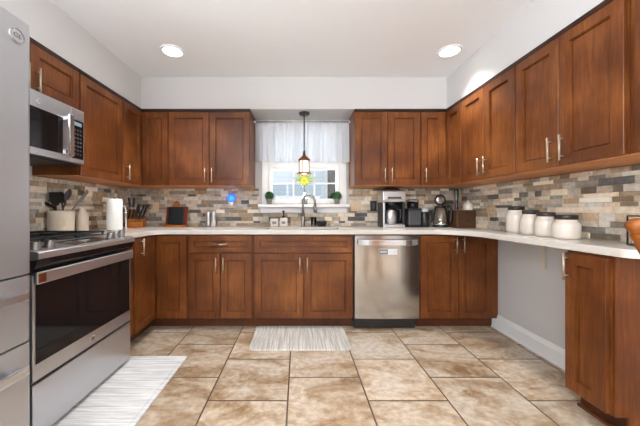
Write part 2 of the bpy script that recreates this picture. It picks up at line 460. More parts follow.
# ------------------------------------------------------------------ the room
XL, XR, YB, ZC = -1.94, 1.85, 3.26, 2.457
UFL, UFR, UFB = -1.607, 1.515, 2.902        # planes of the upper cabinets' boxes (doors stand 2 cm proud) and of the soffit
SOF = 2.135
REAR, FARX = -3.6, 4.6
WX0, WX1, WZ0, WZ1 = -0.345, 0.472, 1.185, 2.03   # window opening

struct(MB().box(XL - .15, FARX + .15, REAR - .15, YB + .15, -0.1, 0).build('floor', M['floor']))
struct(MB().box(XL - .15, FARX + .15, REAR - .15, YB + .15, ZC, ZC + .1).build('ceiling', M['ceiling']))
w = MB()
w.box(XL - .15, XL, REAR, -2.7, 0, ZC); w.box(XL - .15, XL, -.5, YB + .15, 0, ZC); w.box(XL - .15, XL, -2.7, -.5, 2.1, ZC)
struct(w.build('wall_left', M['wall']))
w = MB()
w.box(XL, WX0, YB, YB + .15, 0, ZC); w.box(WX1, FARX, YB, YB + .15, 0, ZC)
w.box(WX0, WX1, YB, YB + .15, 0, WZ0); w.box(WX0, WX1, YB, YB + .15, WZ1, ZC)
struct(w.build('wall_back', M['wall']))
struct(MB().box(XR, XR + .12, 0.35, YB, 0, ZC).build('wall_right', M['wall']))
w = MB()
w.box(XL, -1.7, REAR - .15, REAR, 0, ZC); w.box(.9, 2.9, REAR - .15, REAR, 0, ZC); w.box(4.3, FARX, REAR - .15, REAR, 0, ZC)
w.box(-1.7, .9, REAR - .15, REAR, 2.1, ZC); w.box(2.9, 4.3, REAR - .15, REAR, 0, .6); w.box(2.9, 4.3, REAR - .15, REAR, 2.1, ZC)
struct(w.build('wall_rear', M['wall']))
w = MB()
w.box(FARX, FARX + .15, REAR, -2.4, 0, ZC); w.box(FARX, FARX + .15, -.2, YB, 0, ZC); w.box(FARX, FARX + .15, -2.4, -.2, 0, .75); w.box(FARX, FARX + .15, -2.4, -.2, 2.1, ZC)
struct(w.build('wall_far', M['wall']))
d = MB()
for y in (-2.4, -1.335, -.27): d.box(FARX + .03, FARX + .1, y, y + .07, .75, 2.1)
for z in (.75, 2.03): d.box(FARX + .03, FARX + .1, -2.33, -1.335, z, z + .07); d.box(FARX + .03, FARX + .1, -1.265, -.27, z, z + .07)
struct(d.build('window_3', M['white']))  # unseen window, added to go with the far fill lamp
# patio door and window frames behind the camera
d = MB()
for x in (-1.7, -.43, .83): d.box(x, x + .07, REAR - .1, REAR - .02, 0, 2.1)
d.box(-1.63, -.43, REAR - .1, REAR - .02, 2.03, 2.1); d.box(-.36, .83, REAR - .1, REAR - .02, 2.03, 2.1)
struct(d.build('door_1', M['white']))
d = MB()
for y in (-2.7, -1.635, -.57): d.box(XL - .1, XL - .02, y, y + .07, 0, 2.1)
d.box(XL - .1, XL - .02, -2.63, -1.635, 2.03, 2.1); d.box(XL - .1, XL - .02, -1.565, -.57, 2.03, 2.1)
struct(d.build('door_2', M['white']))
d = MB()
for x in (2.9, 3.565, 4.23): d.box(x, x + .07, REAR - .1, REAR - .02, .6, 2.1)
for z in (.6, 1.32, 2.03):
    d.box(2.97, 3.565, REAR - .1, REAR - .02, z, z + .07); d.box(3.635, 4.23, REAR - .1, REAR - .02, z, z + .07)
struct(d.build('window_2', M['white']))
d = MB(); d.shaker(0, .75, 0, 2.05, t=.03, stile=.1); d.rot(Matrix.Translation((2.55, REAR, 0)) @ Matrix.Rotation(PI, 4, 'Z'))
struct(d.build('door_3', M['pine']))
# soffit above the wall cabinets, one drywall box round three sides
s_ = MB()
pts = [(XL, REAR + .9), (UFL, REAR + .9), (UFL, UFB), (UFR, UFB), (UFR, .35), (XR, .35), (XR, YB), (XL, YB)]
s_.prism(pts, SOF, ZC)
struct(s_.build('trim_1', M['wall']), 'white drywall soffit running above the wall cabinets')
# baseboard in the knee space, moulded profile along the right wall
b = MB()
b.prism([(XR, 0), (XR - .022, 0), (XR - .022, .014), (XR - .016, .02), (XR - .016, .10), (XR - .011, .112), (XR - .009, .125), (XR - .004, .135), (XR, .135)], 1.63, 2.70, 'xz')
struct(b.build('baseboard_right', M['white']))

# stacked ledger stone on the three walls: every stone its own little block of the wall's surface
PAL = [((230, 214, 190), 5), ((214, 197, 174), 4), ((194, 173, 148), 4), ((176, 156, 132), 3), ((172, 164, 152), 3), ((142, 134, 122), 2.5),
       ((104, 102, 98), 1.2), ((182, 156, 126), 1.6), ((222, 214, 200), 5), ((150, 126, 98), 2.5), ((204, 194, 178), 4), ((120, 108, 92), 1.5), ((214, 196, 176), 3)]
def ledger(name, u0, u1, v0, v1, P, holes=(), seed=1, label=None):
    rnd = random.Random(seed)
    bm = bmesh.new(); cl = bm.loops.layers.float_color.new('stone')
    def block(a0, a1, c0, c1, w0, w1, col):
        vs = [bm.verts.new(P(a, c, w_)) for a in (a0, a1) for c in (c0, c1) for w_ in (w0, w1)]
        for f in [(0, 1, 3, 2), (4, 6, 7, 5), (0, 4, 5, 1), (2, 3, 7, 6), (0, 2, 6, 4), (1, 5, 7, 3)]:
            F = bm.faces.new([vs[i] for i in f])
            for lp in F.loops: lp[cl] = col
    v = v0
    last = None
    while v < v1 - 0.004:
        h = min(rnd.choice((.026, .032, .038, .038, .043, .048)), v1 - v)
        u = u0 - rnd.random() * .1
        while u < u1:
            Ln = rnd.uniform(.05, .10) if rnd.random() < .4 else rnd.uniform(.09, .20)
            a0, a1 = max(u, u0), min(u + Ln, u1); u += Ln
            if a1 - a0 < .012: continue
            segs = [(a0, a1)]
            for (hu0, hu1, hv0, hv1) in holes:
                if v + h > hv0 + .002 and v < hv1 - .002:
                    ns = []
                    for p, q in segs:
                        if q <= hu0 or p >= hu1: ns.append((p, q))
                        else:
                            if p < hu0: ns.append((p, hu0))
                            if q > hu1: ns.append((hu1, q))
                    segs = ns
            while True:
                col = rnd.choices([p[0] for p in PAL], [p[1] for p in PAL])[0]
                if col != last: break
            last = col; k = rnd.uniform(.86, 1.1)
            c = lin(*[min(255, x * k) for x in col])
            for p, q in segs:
                if q - p > .008: block(p + .0008, q - .0008, v + .0008, v + h - .0008, 0.001, rnd.uniform(.006, .021), c)
        v += h
    bmesh.ops.recalc_face_normals(bm, faces=bm.faces)
    me = bpy.data.meshes.new(name); bm.to_mesh(me); bm.free(); me.materials.append(M['stone'])
    o = bpy.data.objects.new(name, me); COL.objects.link(o)
    return struct(o, label)
CT = 0.922                                    # top of the worktop
ZU = 1.352                                    # bottom of the wall cabinets
SILL = (-0.455, 0.575, 1.105, 1.50)
CAS = (-0.415, 0.545, 1.12, 1.50)
ledger('trim_2', XL + .022, XR - .022, CT + .001, ZU - .001, lambda u, v, w_: (u, YB - w_, v), [SILL], 3, 'stacked slate stone backsplash on the back wall')
ledger('trim_3', 0.8, YB - .022, CT + .001, ZU - .001, lambda u, v, w_: (XL + w_, u, v), [], 5, 'stacked slate stone backsplash on the left wall')
ledger('trim_4', 0.8, YB - .022, CT + .001, ZU - .001, lambda u, v, w_: (XR - w_, u, v), [], 9, 'stacked slate stone backsplash on the right wall')

# window over the sink
wn = MB()
wn.box(-.415, WX0 + .004, YB - .02, YB - .001, 1.172, 2.09, .004); wn.box(WX1 - .004, .545, YB - .02, YB - .001, 1.172, 2.09, .004)
wn.box(WX0 + .004, WX1 - .004, YB - .02, YB - .001, WZ1 - .004, 2.09, .004)
wnd = struct(wn.build('window_1', M['white']))
sl = MB(); sl.box(-.45, .57, YB - .115, YB - .001, 1.135, 1.17, .006); sl.box(-.43, .55, YB - .03, YB - .001, 1.075, 1.134, .004)
sl.build('window_sill', M['white'], wnd)
f = MB()
y0, y1 = YB + .03, YB + .075
a, bb = WX0 + .001, WX1 - .001
def sash(f, z0, z1, y0, y1, rows):
    f.box(a, a + .04, y0, y1, z0, z1, .003); f.box(bb - .04, bb, y0, y1, z0, z1, .003)
    f.box(a + .04, bb - .04, y0, y1, z0, z0 + .05, .003); f.box(a + .04, bb - .04, y0, y1, z1 - .06, z1, .003)
    gw = (bb - a - .08) / 3
    for k in (1, 2): f.box(a + .04 + gw * k - .007, a + .04 + gw * k + .007, y0 + .012, y1 - .012, z0 + .05, z1 - .06)
    for k in range(1, rows):
        z = z0 + .05 + (z1 - .06 - z0 - .05) * k / rows
        f.box(a + .04, bb - .04, y0 + .013, y1 - .013, z - .007, z + .007)
sash(f, WZ0 + .001, 1.655, y0, y1, 2)
f.build('window_sash', M['white'], wnd)
f = MB(); sash(f, 1.58, WZ1 - .001, y1 + .003, y1 + .045, 2); f.build('window_sash', M['white'], wnd)
MB().box(a + .035, bb - .035, YB + .05, YB + .054, WZ0 + .045, 1.585).build('window_pane', M['pane'], wnd)
MB().box(a + .035, bb - .035, YB + .098, YB + .102, 1.62, WZ1 - .05).build('window_pane', M['pane'], wnd)

# outdoors, seen through the panes: lawn and the house next door
struct(MB().box(-14, 14, YB + .4, 26, -.6, -.5).build('ground_outside', M['grass']), 'lawn outside the window')
hs = thing('house', 'pale blue sided neighbouring house seen through the sink window', 'house', (0, 8.2, -.5))
MB().box(-6, 6, 0, 3, 0, 5.2).build('wall', M['siding'], hs)
MB().prism([(-.4, 5.2), (1.5, 6.6), (3.4, 5.2)], -6.3, 6.3, 'yz').build('roof', M['mark'], hs)
hw = MB(); hw.box(.75, 1.75, -.06, -.001, 1.5, 2.9)
hwin = hw.build('window', M['white'], hs)
MB().box(.83, 1.67, -.075, -.061, 1.58, 2.82).build('pane', M['black_glass'], hwin)

# ------------------------------------------------------------------ cabinets
def handle(x, z, vertical, parent, y=-.02, L=.145):
    h = MB()
    if vertical:
        h.cyl((x, y - .032, z - L / 2), (x, y - .032, z + L / 2), .0058, n=12)
        for k in (-.048, .048): h.cyl((x, y, z + k), (x, y - .030, z + k), .0045, n=10)
    else:
        h.cyl((x - L / 2, y - .032, z), (x + L / 2, y - .032, z), .0058, n=12)
        for k in (-.048, .048): h.cyl((x + k, y, z), (x + k, y - .030, z), .0045, n=10)
    return h.build('handle', M['nickel'], parent)
def door(x0, x1, z0, z1, parent, hx=None, hz=None, name='door', hv=True):
    o = MB().shaker(x0, x1, z0, z1).build(name, M['cherry'], parent)
    if hx is not None: handle(hx, hz, hv, o)
    return o

BZ = .881                                     # top of the base cabinets' boxes
RUN = 'stained wood base cabinets under the worktop'
UP = 'stained wood wall cabinets under the soffit'
def base_cabinet(name, label, loc, rotz, w, dep, fronts, toe=True):
    t = thing(name, label, 'cabinet', loc, rotz, RUN)
    MB().box(.0008, w - .0008, 0.0005, dep, .102, BZ).build('body', M['cherry'], t)
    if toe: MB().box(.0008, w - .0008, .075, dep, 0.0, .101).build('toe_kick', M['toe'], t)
    for fr in fronts: door(*fr[1:5], t, *fr[5:], name=fr[0], hv=(fr[0] == 'door'))
    return t
FY = 2.634                                    # plane of the base cabinets' boxes; doors proud towards the room
def bx(px): return (px - 298.5) / 284.4 * 2.614
HZ = .64
c0, c1 = bx(187.2), bx(253.3)
W_ = c1 - c0
base_cabinet('base_cabinet', 'two-door base cabinet with one drawer between corner doors and sink cabinet', (c0, FY, 0), 0, W_, .60,
    [('drawer', .012, W_ - .012, .716, .866, W_ / 2, .792), ('door', .012, W_ / 2 - .003, .108, .703, W_ / 2 - .034, HZ - .04), ('door', W_ / 2 + .003, W_ - .012, .108, .703, W_ / 2 + .034, HZ - .04)])
c0, c1 = bx(253.5), bx(353.6); W_ = c1 - c0
sb = thing('sink_base_cabinet', 'wide two-door base cabinet below the sink with a plain false drawer front', 'cabinet', (c0, FY, 0), 0, RUN)
bd = MB(); bd.box(.0008, .02, .0005, .60, .102, BZ); bd.box(W_ - .02, W_ - .0008, .0005, .60, .102, BZ); bd.box(.02, W_ - .02, .0005, .60, .102, .12)
bd.box(.02, W_ - .02, .0005, .02, .12, BZ); bd.box(.02, W_ - .02, .585, .60, .12, BZ)
bd.build('body', M['cherry'], sb)
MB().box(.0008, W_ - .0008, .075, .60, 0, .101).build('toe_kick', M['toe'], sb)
MB().shaker(.012, W_ - .012, .716, .866).build('false_front', M['cherry'], sb)
door(.012, W_ / 2 - .003, .108, .703, sb, W_ / 2 - .034, HZ - .04); door(W_ / 2 + .003, W_ - .012, .108, .703, sb, W_ / 2 + .034, HZ - .04)
SINKX = (c0 + c1) / 2
c0 = bx(420.0); W_ = XR - .002 - c0
base_cabinet('base_cabinet', 'two-door base cabinet right of the dishwasher, ending at the grey knee wall', (c0, FY, 0), 0, W_, .60,
    [('door', .008, .352, .108, .866, .325, .785), ('door', .358, .672, .108, .866, .392, .785)])
# slim end cabinet, 12 inches deep, on the right run
slim = base_cabinet('base_cabinet', 'slim one-door end cabinet under the right counter end, dark side panel showing', (1.52, 1.608, 0), -PI / 2, .225, .327,
    [('door', .006, .219, .108, .866, .030, .79)])
_sp = MB(); _sp.prism([(.0005, .102), (.327, .0), (.075, .0)][:0] + [(.006, .102), (.075, .102), (.075, .0), (.327, .0), (.327, BZ), (.006, BZ)], .2255, .2375, 'yz')
_sp.build('side_panel', M['cherry'], slim)
MB().box(0, .2375, .055, .0745, 0, .014).build('shoe_molding', M['cherry'], slim)
# left corner: an L-shaped cabinet with a door on each leg
lc = thing('corner_base_cabinet', 'L-shaped corner base cabinet between range and back run, a door each side', 'cabinet', (XL, YB, 0), 0, RUN)
fx, fy = .61, FY - YB                          # faces: x = XL+.61, y = FY
ex = bx(187.0) - XL
bd = MB(); bd.prism([(.003, -.003), (.003, 2.082 - YB), (fx, 2.082 - YB), (fx, fy), (ex, fy), (ex, -.003)], .102, BZ); bd.build('body', M['cherry'], lc)
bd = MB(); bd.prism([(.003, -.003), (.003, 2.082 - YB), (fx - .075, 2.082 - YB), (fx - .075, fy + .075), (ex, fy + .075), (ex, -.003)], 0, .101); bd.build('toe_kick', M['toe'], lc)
sd = MB().shaker(0, .325, .108, .866).rot(Matrix.Translation((fx, 2.285 - YB, 0)) @ Matrix.Rotation(PI / 2, 4, 'Z')).build('door', M['cherry'], lc)
h = MB(); h.cyl((0, -.052, .725), (0, -.052, .865), .0058, n=12)
for k in (.745, .845): h.cyl((0, -.02, k), (0, -.050, k), .0045, n=10)
h.rot(Matrix.Translation((fx, 2.285 - YB + .07, 0)) @ Matrix.Rotation(PI / 2, 4, 'Z')).build('handle', M['nickel'], sd)
MB().shaker(fx + .024, ex - .006, .108, .866, y=fy).build('door', M['cherry'], lc)

# --- wall cabinets
UD = .333
DZ0, DZ1 = ZU + .004, 2.098
def wall_cabinet(name, label, loc, rotz, w, z0, doors, crown=True, dep=UD, under=True):
    t = thing(name, label, 'cabinet', loc, rotz, UP)
    zz = z0 - loc[2]
    MB().box(.0006, w - .0006, 0.0005, dep, zz + .006, SOF - loc[2] - .001).build('body', M['cherry'], t)
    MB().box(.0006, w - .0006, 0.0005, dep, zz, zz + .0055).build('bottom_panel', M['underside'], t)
    MB().box(.0006, w - .0006, -.012, 0, DZ1 + .006 - loc[2], SOF - loc[2] - .001, .002).build('crown_molding', M['cherry_dark'], t)
    for (x0, x1, hx, hz) in doors:
        door(x0, x1, zz + .006, DZ1 - loc[2], t, hx, None if hz is None else hz - loc[2])
    return t
def ux(px): return (px - 298.5) / 284.4 * 2.882
UHZ = 1.455
# back wall, left of the window
c0, c1 = ux(168.2), ux(250.0); W_ = c1 - c0
wall_cabinet('wall_cabinet', 'two-door wall cabinet on the back wall just left of the window', (c0, UFB, ZU), 0, W_, ZU,
    [(.006, W_ / 2 - .003, W_ / 2 - .034, UHZ), (W_ / 2 + .003, W_ - .006, W_ / 2 + .034, UHZ)])
c0, c1 = ux(354.8), ux(420.8); W_ = c1 - c0
wall_cabinet('wall_cabinet', 'two-door wall cabinet on the back wall just right of the window', (c0, UFB, ZU), 0, W_, ZU,
    [(.006, W_ / 2 - .003, W_ / 2 - .034, UHZ), (W_ / 2 + .003, W_ - .006, W_ / 2 + .034, UHZ)])
UCR = c1
# left wall: above the microwave, single tall door
wall_cabinet('wall_cabinet', 'short two-door wall cabinet directly above the microwave', (UFL, 1.30, 1.82), PI / 2, .765, 1.82, [(.006, .379, .345, 1.885), (.385, .759, .415, 1.885)], dep=.33)
wall_cabinet('wall_cabinet', 'single-door wall cabinet right of the microwave on the left wall', (UFL, 2.068, ZU), PI / 2, .508, ZU, [(.008, .50, None, None)], dep=.33)
# right wall runs
wall_cabinet('wall_cabinet', 'two-door wall cabinet on the right wall above the stoneware canisters, nearer the corner', (UFR, 2.62, ZU), -PI / 2, .653, ZU,
    [(.006, .323, .288, UHZ), (.329, .647, .364, UHZ)])
wall_cabinet('wall_cabinet', 'two-door wall cabinet on the right wall nearest the camera, doors fully in view', (UFR, 1.966, ZU), -PI / 2, .664, ZU,
    [(.006, .328, .293, UHZ), (.334, .658, .369, UHZ)])
wall_cabinet('wall_cabinet', 'wall cabinet cut off by the right edge of the photo', (UFR, 1.298, ZU), -PI / 2, .60, ZU, [(.03, .57, None, None)])
# corner wall cabinets (L-shaped, a door on each leg)
def corner_wall(label, side):
    t = thing('corner_wall_cabinet', label, 'cabinet', (XL if side < 0 else XR, YB, ZU), 0, UP)
    H = SOF - ZU - .001
    if side < 0: fx, ex, n = UFL - XL, ux(168.0) - XL, 2.578 - YB
    else: fx, ex, n = UFR - XR, UCR + .001 - XR, 2.622 - YB
    fy = UFB - YB; g = .003 if side < 0 else -.003
    L_ = [(g, -.003), (g, n), (fx, n), (fx, fy), (ex, fy), (ex, -.003)]
    MB().prism(L_, .006, H).build('body', M['cherry'], t)
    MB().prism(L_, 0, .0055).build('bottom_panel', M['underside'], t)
    cm = MB(); lo = DZ1 + .006 - ZU
    sgn = 1 if side < 0 else -1
    xs = sorted((fx, fx + .012 * sgn)); cm.box(xs[0], xs[1], n, fy - .012, lo, H)
    xs = sorted((fx, ex)); cm.box(xs[0], xs[1], fy - .012, fy, lo, H)
    cm.build('crown_molding', M['cherry_dark'], t)
    z0, z1 = .006, DZ1 - ZU
    wl = fy - n - .024
    if side < 0:
        mt = Matrix.Translation((fx, n + .004, 0)) @ Matrix.Rotation(PI / 2, 4, 'Z'); hx = .04
    else:
        mt = Matrix.Translation((fx, fy - .024, 0)) @ Matrix.Rotation(-PI / 2, 4, 'Z'); hx = None
    d1 = MB().shaker(0, wl - .004, z0, z1).rot(mt).build('door', M['cherry'], t)
    xa, xb = (fx + .024, ex - .005) if side < 0 else (ex + .005, fx - .024)
    d2 = MB().shaker(xa, xb, z0, z1, y=fy).build('door', M['cherry'], t)
    hz = UHZ - ZU
    hb = MB()
    if side < 0:
        hb.cyl((hx, -.052, hz - .072), (hx, -.052, hz + .072), .0058, n=12)
        for k in (-.048, .048): hb.cyl((hx, -.02, hz + k), (hx, -.05, hz + k), .0045, n=10)
        hb.rot(mt).build('handle', M['nickel'], d1)
    else:
        handle(xa + .036, hz, True, d2, y=fy - .02)
corner_wall('L-shaped corner wall cabinet above the knife block', -1)
corner_wall('L-shaped corner wall cabinet above the glass kettle and wooden drawer box', 1)

# ------------------------------------------------------------------ worktop with sink cut-out
def arc(cx, cy, r, a0, a1, n=10):
    return [(cx + r * math.cos(math.radians(a0 + (a1 - a0) * i / n)), cy + r * math.sin(math.radians(a0 + (a1 - a0) * i / n))) for i in range(n + 1)]
CF = 2.592; LFX = -1.305; RFX = 1.492; REND = 1.27
outer = [(XL + .002, 2.078), (LFX, 2.078)] + arc(LFX + .12, CF - .12, .12, 180, 90) + arc(RFX - .32, CF - .32, .32, 90, 0, 16) \
    + arc(RFX + .05, REND + .05, .05, 180, 270, 6) + [(XR - .002, REND), (XR - .002, YB - .002), (XL + .002, YB - .002)]
SX0, SX1, SY0, SY1 = SINKX - .36, SINKX + .36, 2.70, 3.09
inner = arc(SX1 - .05, SY1 - .05, .05, 0, 90, 5) + arc(SX0 + .05, SY1 - .05, .05, 90, 180, 5) + arc(SX0 + .05, SY0 + .05, .05, 180, 270, 5) + arc(SX1 - .05, SY0 + .05, .05, 270, 360, 5)
bm = bmesh.new()
edges = []
for loop in (outer, inner):
    vs = [bm.verts.new((x, y, .8825)) for x, y in loop]
    edges += [bm.edges.new((vs[i], vs[(i + 1) % len(vs)])) for i in range(len(vs))]
res = bmesh.ops.triangle_fill(bm, edges=edges, use_beauty=True)
fs = [g for g in bm.faces]
ext = bmesh.ops.extrude_face_region(bm, geom=fs)
for v in [g for g in ext['geom'] if isinstance(g, bmesh.types.BMVert)]: v.co.z = CT
bmesh.ops.recalc_face_normals(bm, faces=bm.faces)
me = bpy.data.meshes.new('countertop'); bm.to_mesh(me); bm.free(); me.materials.append(M['quartz'])
ct = bpy.data.objects.new('countertop', me); COL.objects.link(ct)
md = ct.modifiers.new('edge', 'BEVEL'); md.width = .004; md.segments = 2; md.limit_method = 'ANGLE'; md.angle_limit = .6
tag(ct, 'off-white quartz worktop running round three sides of the kitchen', 'countertop')

# sink bowl and faucet
sk = thing('sink', 'undermount steel sink set in the white worktop below the window', 'sink', (SINKX, (SY0 + SY1) / 2, .68))
k = MB(); hw_, hd = .362, .197
k.box(-hw_, hw_, -hd, hd, 0, .004); k.box(-hw_, -hw_ + .004, -hd, hd, .004, .2); k.box(hw_ - .004, hw_, -hd, hd, .004, .2)
k.box(-hw_ + .004, hw_ - .004, -hd, -hd + .004, .004, .2); k.box(-hw_ + .004, hw_ - .004, hd - .004, hd, .004, .2)
k.build('basin', M['steel_h'], sk)
MB().cyl((0, .05, .004), (0, .05, .008), .045).build('drain', M['chrome'], sk)
FXC = (303 - 298.5) / 284.4 * 3.15
fa = thing('faucet', 'brushed nickel gooseneck pull-down faucet behind the sink', 'faucet', (FXC, 3.15, CT + .0005))
MB().lathe([(.03, 0), (.03, .006), (.024, .012), (.021, .03), (.021, .10), (.016, .115)], n=24).build('body', M['faucet'], fa)
g = [(0, 0, .11), (0, 0, .20), (0, 0, .27)]
for i in range(1, 13):
    t_ = PI - PI * i / 12 * 1.02
    g.append((.065 + .065 * math.cos(t_), -.03 * i / 12, .27 + .085 * math.sin(t_)))
g.append((.134, -.032, .235))
MB().tube(g, .0135, 14).build('spout', M['faucet'], fa)
MB().lathe([(.0145, 0), (.02, .012), (.019, .06), (.0145, .085)], n=18).rot(Matrix.Translation((.136, -.032, .155)) @ Matrix.Rotation(-.12, 4, 'Y')).build('spray_head', M['faucet'], fa)
MB().tube([(.02, 0, .065), (.045, 0, .07), (.06, -.005, .085), (.085, -.02, .135)], [.011, .010, .007, .006], 10).build('lever_handle', M['faucet'], fa)

# ------------------------------------------------------------------ dishwasher
DX0, DX1 = bx(354.2), bx(419.4)
DWW = DX1 - DX0
dw = thing('dishwasher', 'stainless dishwasher between sink cabinet and right base cabinet', 'dishwasher', (DX0, FY, 0))
MB().box(.003, DWW - .003, .012, .58, .10, .876).build('body', M['black'], dw)
dd = MB(); n = 14
pr = []
for i in range(n + 1):
    x = .004 + (DWW - .008) * i / n; t_ = 2 * i / n - 1
    pr.append((x, -.024 - .010 * (1 - t_ * t_)))
dd.prism([(.004, .010)] + pr + [(DWW - .004, .010)], .108, .872)
ddo = dd.build('door', M['dw'], dw, bevel=.002)
hn = MB()
x0, x1 = .03, DWW - .025; n = 18
def bow(i, off):
    t_ = i / n; return (x0 + (x1 - x0) * t_, -.036 - off - .034 * (1 - (2 * t_ - 1) ** 6))
hn.prism([bow(i, .012) for i in range(n + 1)] + [bow(i, 0.0) for i in range(n, -1, -1)], .785, .836)
hn.box(x0 - .004, x0 + .022, -.045, -.026, .79, .831, .003); hn.box(x1 - .022, x1 + .004, -.045, -.026, .79, .831, .003)
hn.build('handle', M['chrome'], ddo, bevel=.004)
tk = MB(); tk.box(-.008 + .009, DWW - .03, .004, .04, .012, .10, .004); tk.build('toe_panel', M['black'], dw)
# magnet sign stuck on the dishwasher door
sg = thing('magnet_sign', 'small grey and white magnet sign stuck on the dishwasher door', 'magnet', (bx(387.5), FY - .0345, .722))
MB().box(-.085, .085, -.004, 0, -.027, .027, .0015).build('plate', M['sticker'], sg)
MB().box(-.082, -.003, -.0055, -.0041, -.024, .024).build('label', M['gray_pl'], sg)
mk = MB()
for i in range(6): mk.box(-.07 + i * .0095, -.064 + i * .0095, -.0065, -.0056, -.008, .009)
mk.build('mark', M['sticker'], sg)

# ------------------------------------------------------------------ range (faces +x).  Local frame: x along the wall, y into the wall, front at y = 0
RX, RY0, RW = -1.225, 1.302, .768
rg = thing('range', 'stainless slide-in gas range with black glass oven door', 'range', (RX, RY0, 0), PI / 2)
RD = -RX + XL                                  # negative
DEP = (RX - XL) - .027
MB().box(.002, RW - .002, .03, DEP, .03, .895).build('body', M['black'], rg)
tp = MB()
tp.prism([(.0, .905), (.004, .892), (-.0, .88), (.14, .925), (DEP, .925), (DEP, .896), (.03, .896)], .0, RW, 'yz') if False else None
tp = MB(); tp.prism([(-.035, .876), (-.035, .904), (-.028, .909), (.145, .928), (DEP, .928), (DEP, .897), (.03, .897), (.0, .868)], 0.0, RW, 'yz')
top = tp.build('cooktop', M['steel_h'], rg, bevel=.002)
MB().box(.02, RW - .02, .16, DEP - .03, .9285, .932).build('burner_panel', M['black'], top)
# apron below the control lip
ap = MB(); ap.prism([(-.031, .8755), (-.022, .848), (-.006, .822), (.004, .818), (.028, .818), (.028, .8755)], .004, RW - .004, 'yz'); ap.build('apron', M['black_glass'], rg)
# control display strip and knobs on the sloping top front
sl = math.atan2(.02, .173)
def slope_z(y): return .908 + (y + .028) / .173 * .020
ds = MB(); ds.box(.26, .56, -.055, .055, 0, .002); ds.rot(Matrix.Translation((0, .06, slope_z(.06) + .001)) @ Matrix.Rotation(sl, 4, 'X'))
dsp = ds.build('control_display', M['black_glass'], top)
cd = MB(); cd.box(.385, .44, -.012, .012, .0021, .003); cd.rot(Matrix.Translation((0, .06, slope_z(.06) + .001)) @ Matrix.Rotation(sl, 4, 'X')); cd.build('clock', M['display'], dsp)
for x in (.055, .135, .60, .66, .72):
    kb = MB(); kb.lathe([(.027, 0), (.027, .006), (.022, .008), (.021, .034), (.018, .037)], n=24); kb.box(-.0035, .0035, -.020, .020, .034, .041, .001)
    kb.rot(Matrix.Translation((x, .035, slope_z(.035))) @ Matrix.Rotation(sl, 4, 'X')); kb.build('knob', M['faucet'], top)
for (x0, x1) in ((.03, .265), (.268, .50), (.503, .738)):
    gr = MB(); y0, y1 = .17, DEP - .04; z0, z1 = .944, .956
    for x in (x0, x1 - .011): gr.box(x, x + .011, y0, y1, z0, z1, .002)
    for y in (y0, (y0 + y1) / 2 - .005, y1 - .011): gr.box(x0 + .011, x1 - .011, y, y + .011, z0, z1, .002)
    xm = (x0 + x1) / 2; gr.box(xm - .005, xm + .005, y0 + .011, y1 - .011, z0 - .001, z1 - .002)
    for x in (x0, x1 - .011):
        for y in (y0, y1 - .011): gr.box(x, x + .011, y, y + .011, .9325, z0)
    gr.build('grate', M['iron'], top)
for x in (.148, .384, .62):
    for y in (.27, .50):
        MB().lathe([(.045, .9325), (.045, .94), (.036, .942), (.036, .948), (.0, .949)], (x, y), n=20).build('burner', M['iron'], top)
# oven door: steel frame, black window, flat bar handle with end caps
od = MB(); od.box(.004, RW - .004, -.004, .029, .305, .797, .003)
odr = od.build('oven_door', M['steel_h'], rg)
MB().box(.018, RW - .018, -.0065, -.0041, .383, .764, .001).build('door_glass', M['black_glass'], odr)
hh = MB(); hh.box(.004, RW - .004, -.026, -.012, .757, .815, .005); hh.box(.03, .06, -.013, -.003, .77, .80); hh.box(RW - .06, RW - .03, -.013, -.003, .77, .80)
hd_ = hh.build('handle', M['steel_h'], odr)
cp = MB(); cp.box(.010, .050, -.0285, -.0261, .764, .806, .001); cp.build('end_badge', M['copper'], hd_)
bdg = MB(); bdg.cyl((RW * .5, -.0041, .345), (RW * .5, -.007, .345), .02, n=24); bo = bdg.build('badge', M['chrome'], odr)
text_part('GE', .018, M['mark'], bo, (RW * .5, -.0075, .345), (PI / 2, 0, 0))
MB().box(.004, RW - .004, .006, .029, .291, .303).build('vent_gap', M['black'], rg)
MB().box(.004, RW - .004, -.004, .029, .035, .289, .003).build('storage_drawer', M['steel_h'], rg)
fo = MB()
for x in (.05, RW - .05):
    for y in (.08, DEP - .05): fo.cyl((x, y, 0), (x, y, .03), .018)
fo.build('foot', M['black'], rg)

# ------------------------------------------------------------------ microwave above the range
MWX, MZ0, MZ1 = -1.555, 1.418, 1.812
mw = thing('microwave', 'stainless over-the-range microwave with black door glass', 'microwave', (MWX, 1.303, MZ0), PI / 2)
MD = MWX - XL - .003; MWW = .762; MH = MZ1 - MZ0
MB().box(0, MWW, .03, MD, .012, MH).build('body', M['panel_gray'], mw)
MB().box(.02, MWW - .02, .04, MD - .02, .0, .0115).build('bottom_vent', M['black'], mw)
MB().box(.08, .2, .12, .2, -.003, -.0005).build('surface_light', M['lamp_glass'], mw)
fr = MB(); fr.box(.0, .642, 0, .029, .014, MH, .004)
mdoor = fr.build('door', M['steel_h'], mw)
MB().box(.03, .572, -.003, -.0003, .055, .295, .002).build('door_glass', M['black_glass'], mdoor)
h = MB(); h.box(.578, .622, -.042, -.028, .045, .325, .006); h.box(.586, .614, -.029, 0, .06, .085); h.box(.586, .614, -.029, 0, .285, .31); h.build('handle', M['chrome'], mdoor)
lb = MB(); lb.cyl((.40, -.0002, .335), (.40, -.003, .335), .017, n=24); lbo = lb.build('badge', M['chrome'], mdoor)
text_part('GE', .016, M['mark'], lbo, (.40, -.0035, .335), (PI / 2, 0, 0))
MB().box(.643, MWW, 0, .029, .014, MH, .004).build('control_frame', M['steel_h'], mw)
cpn = MB().box(.650, MWW - .012, -.003, -.0003, .045, .315, .002).build('control_panel', M['black_glass'], mw)
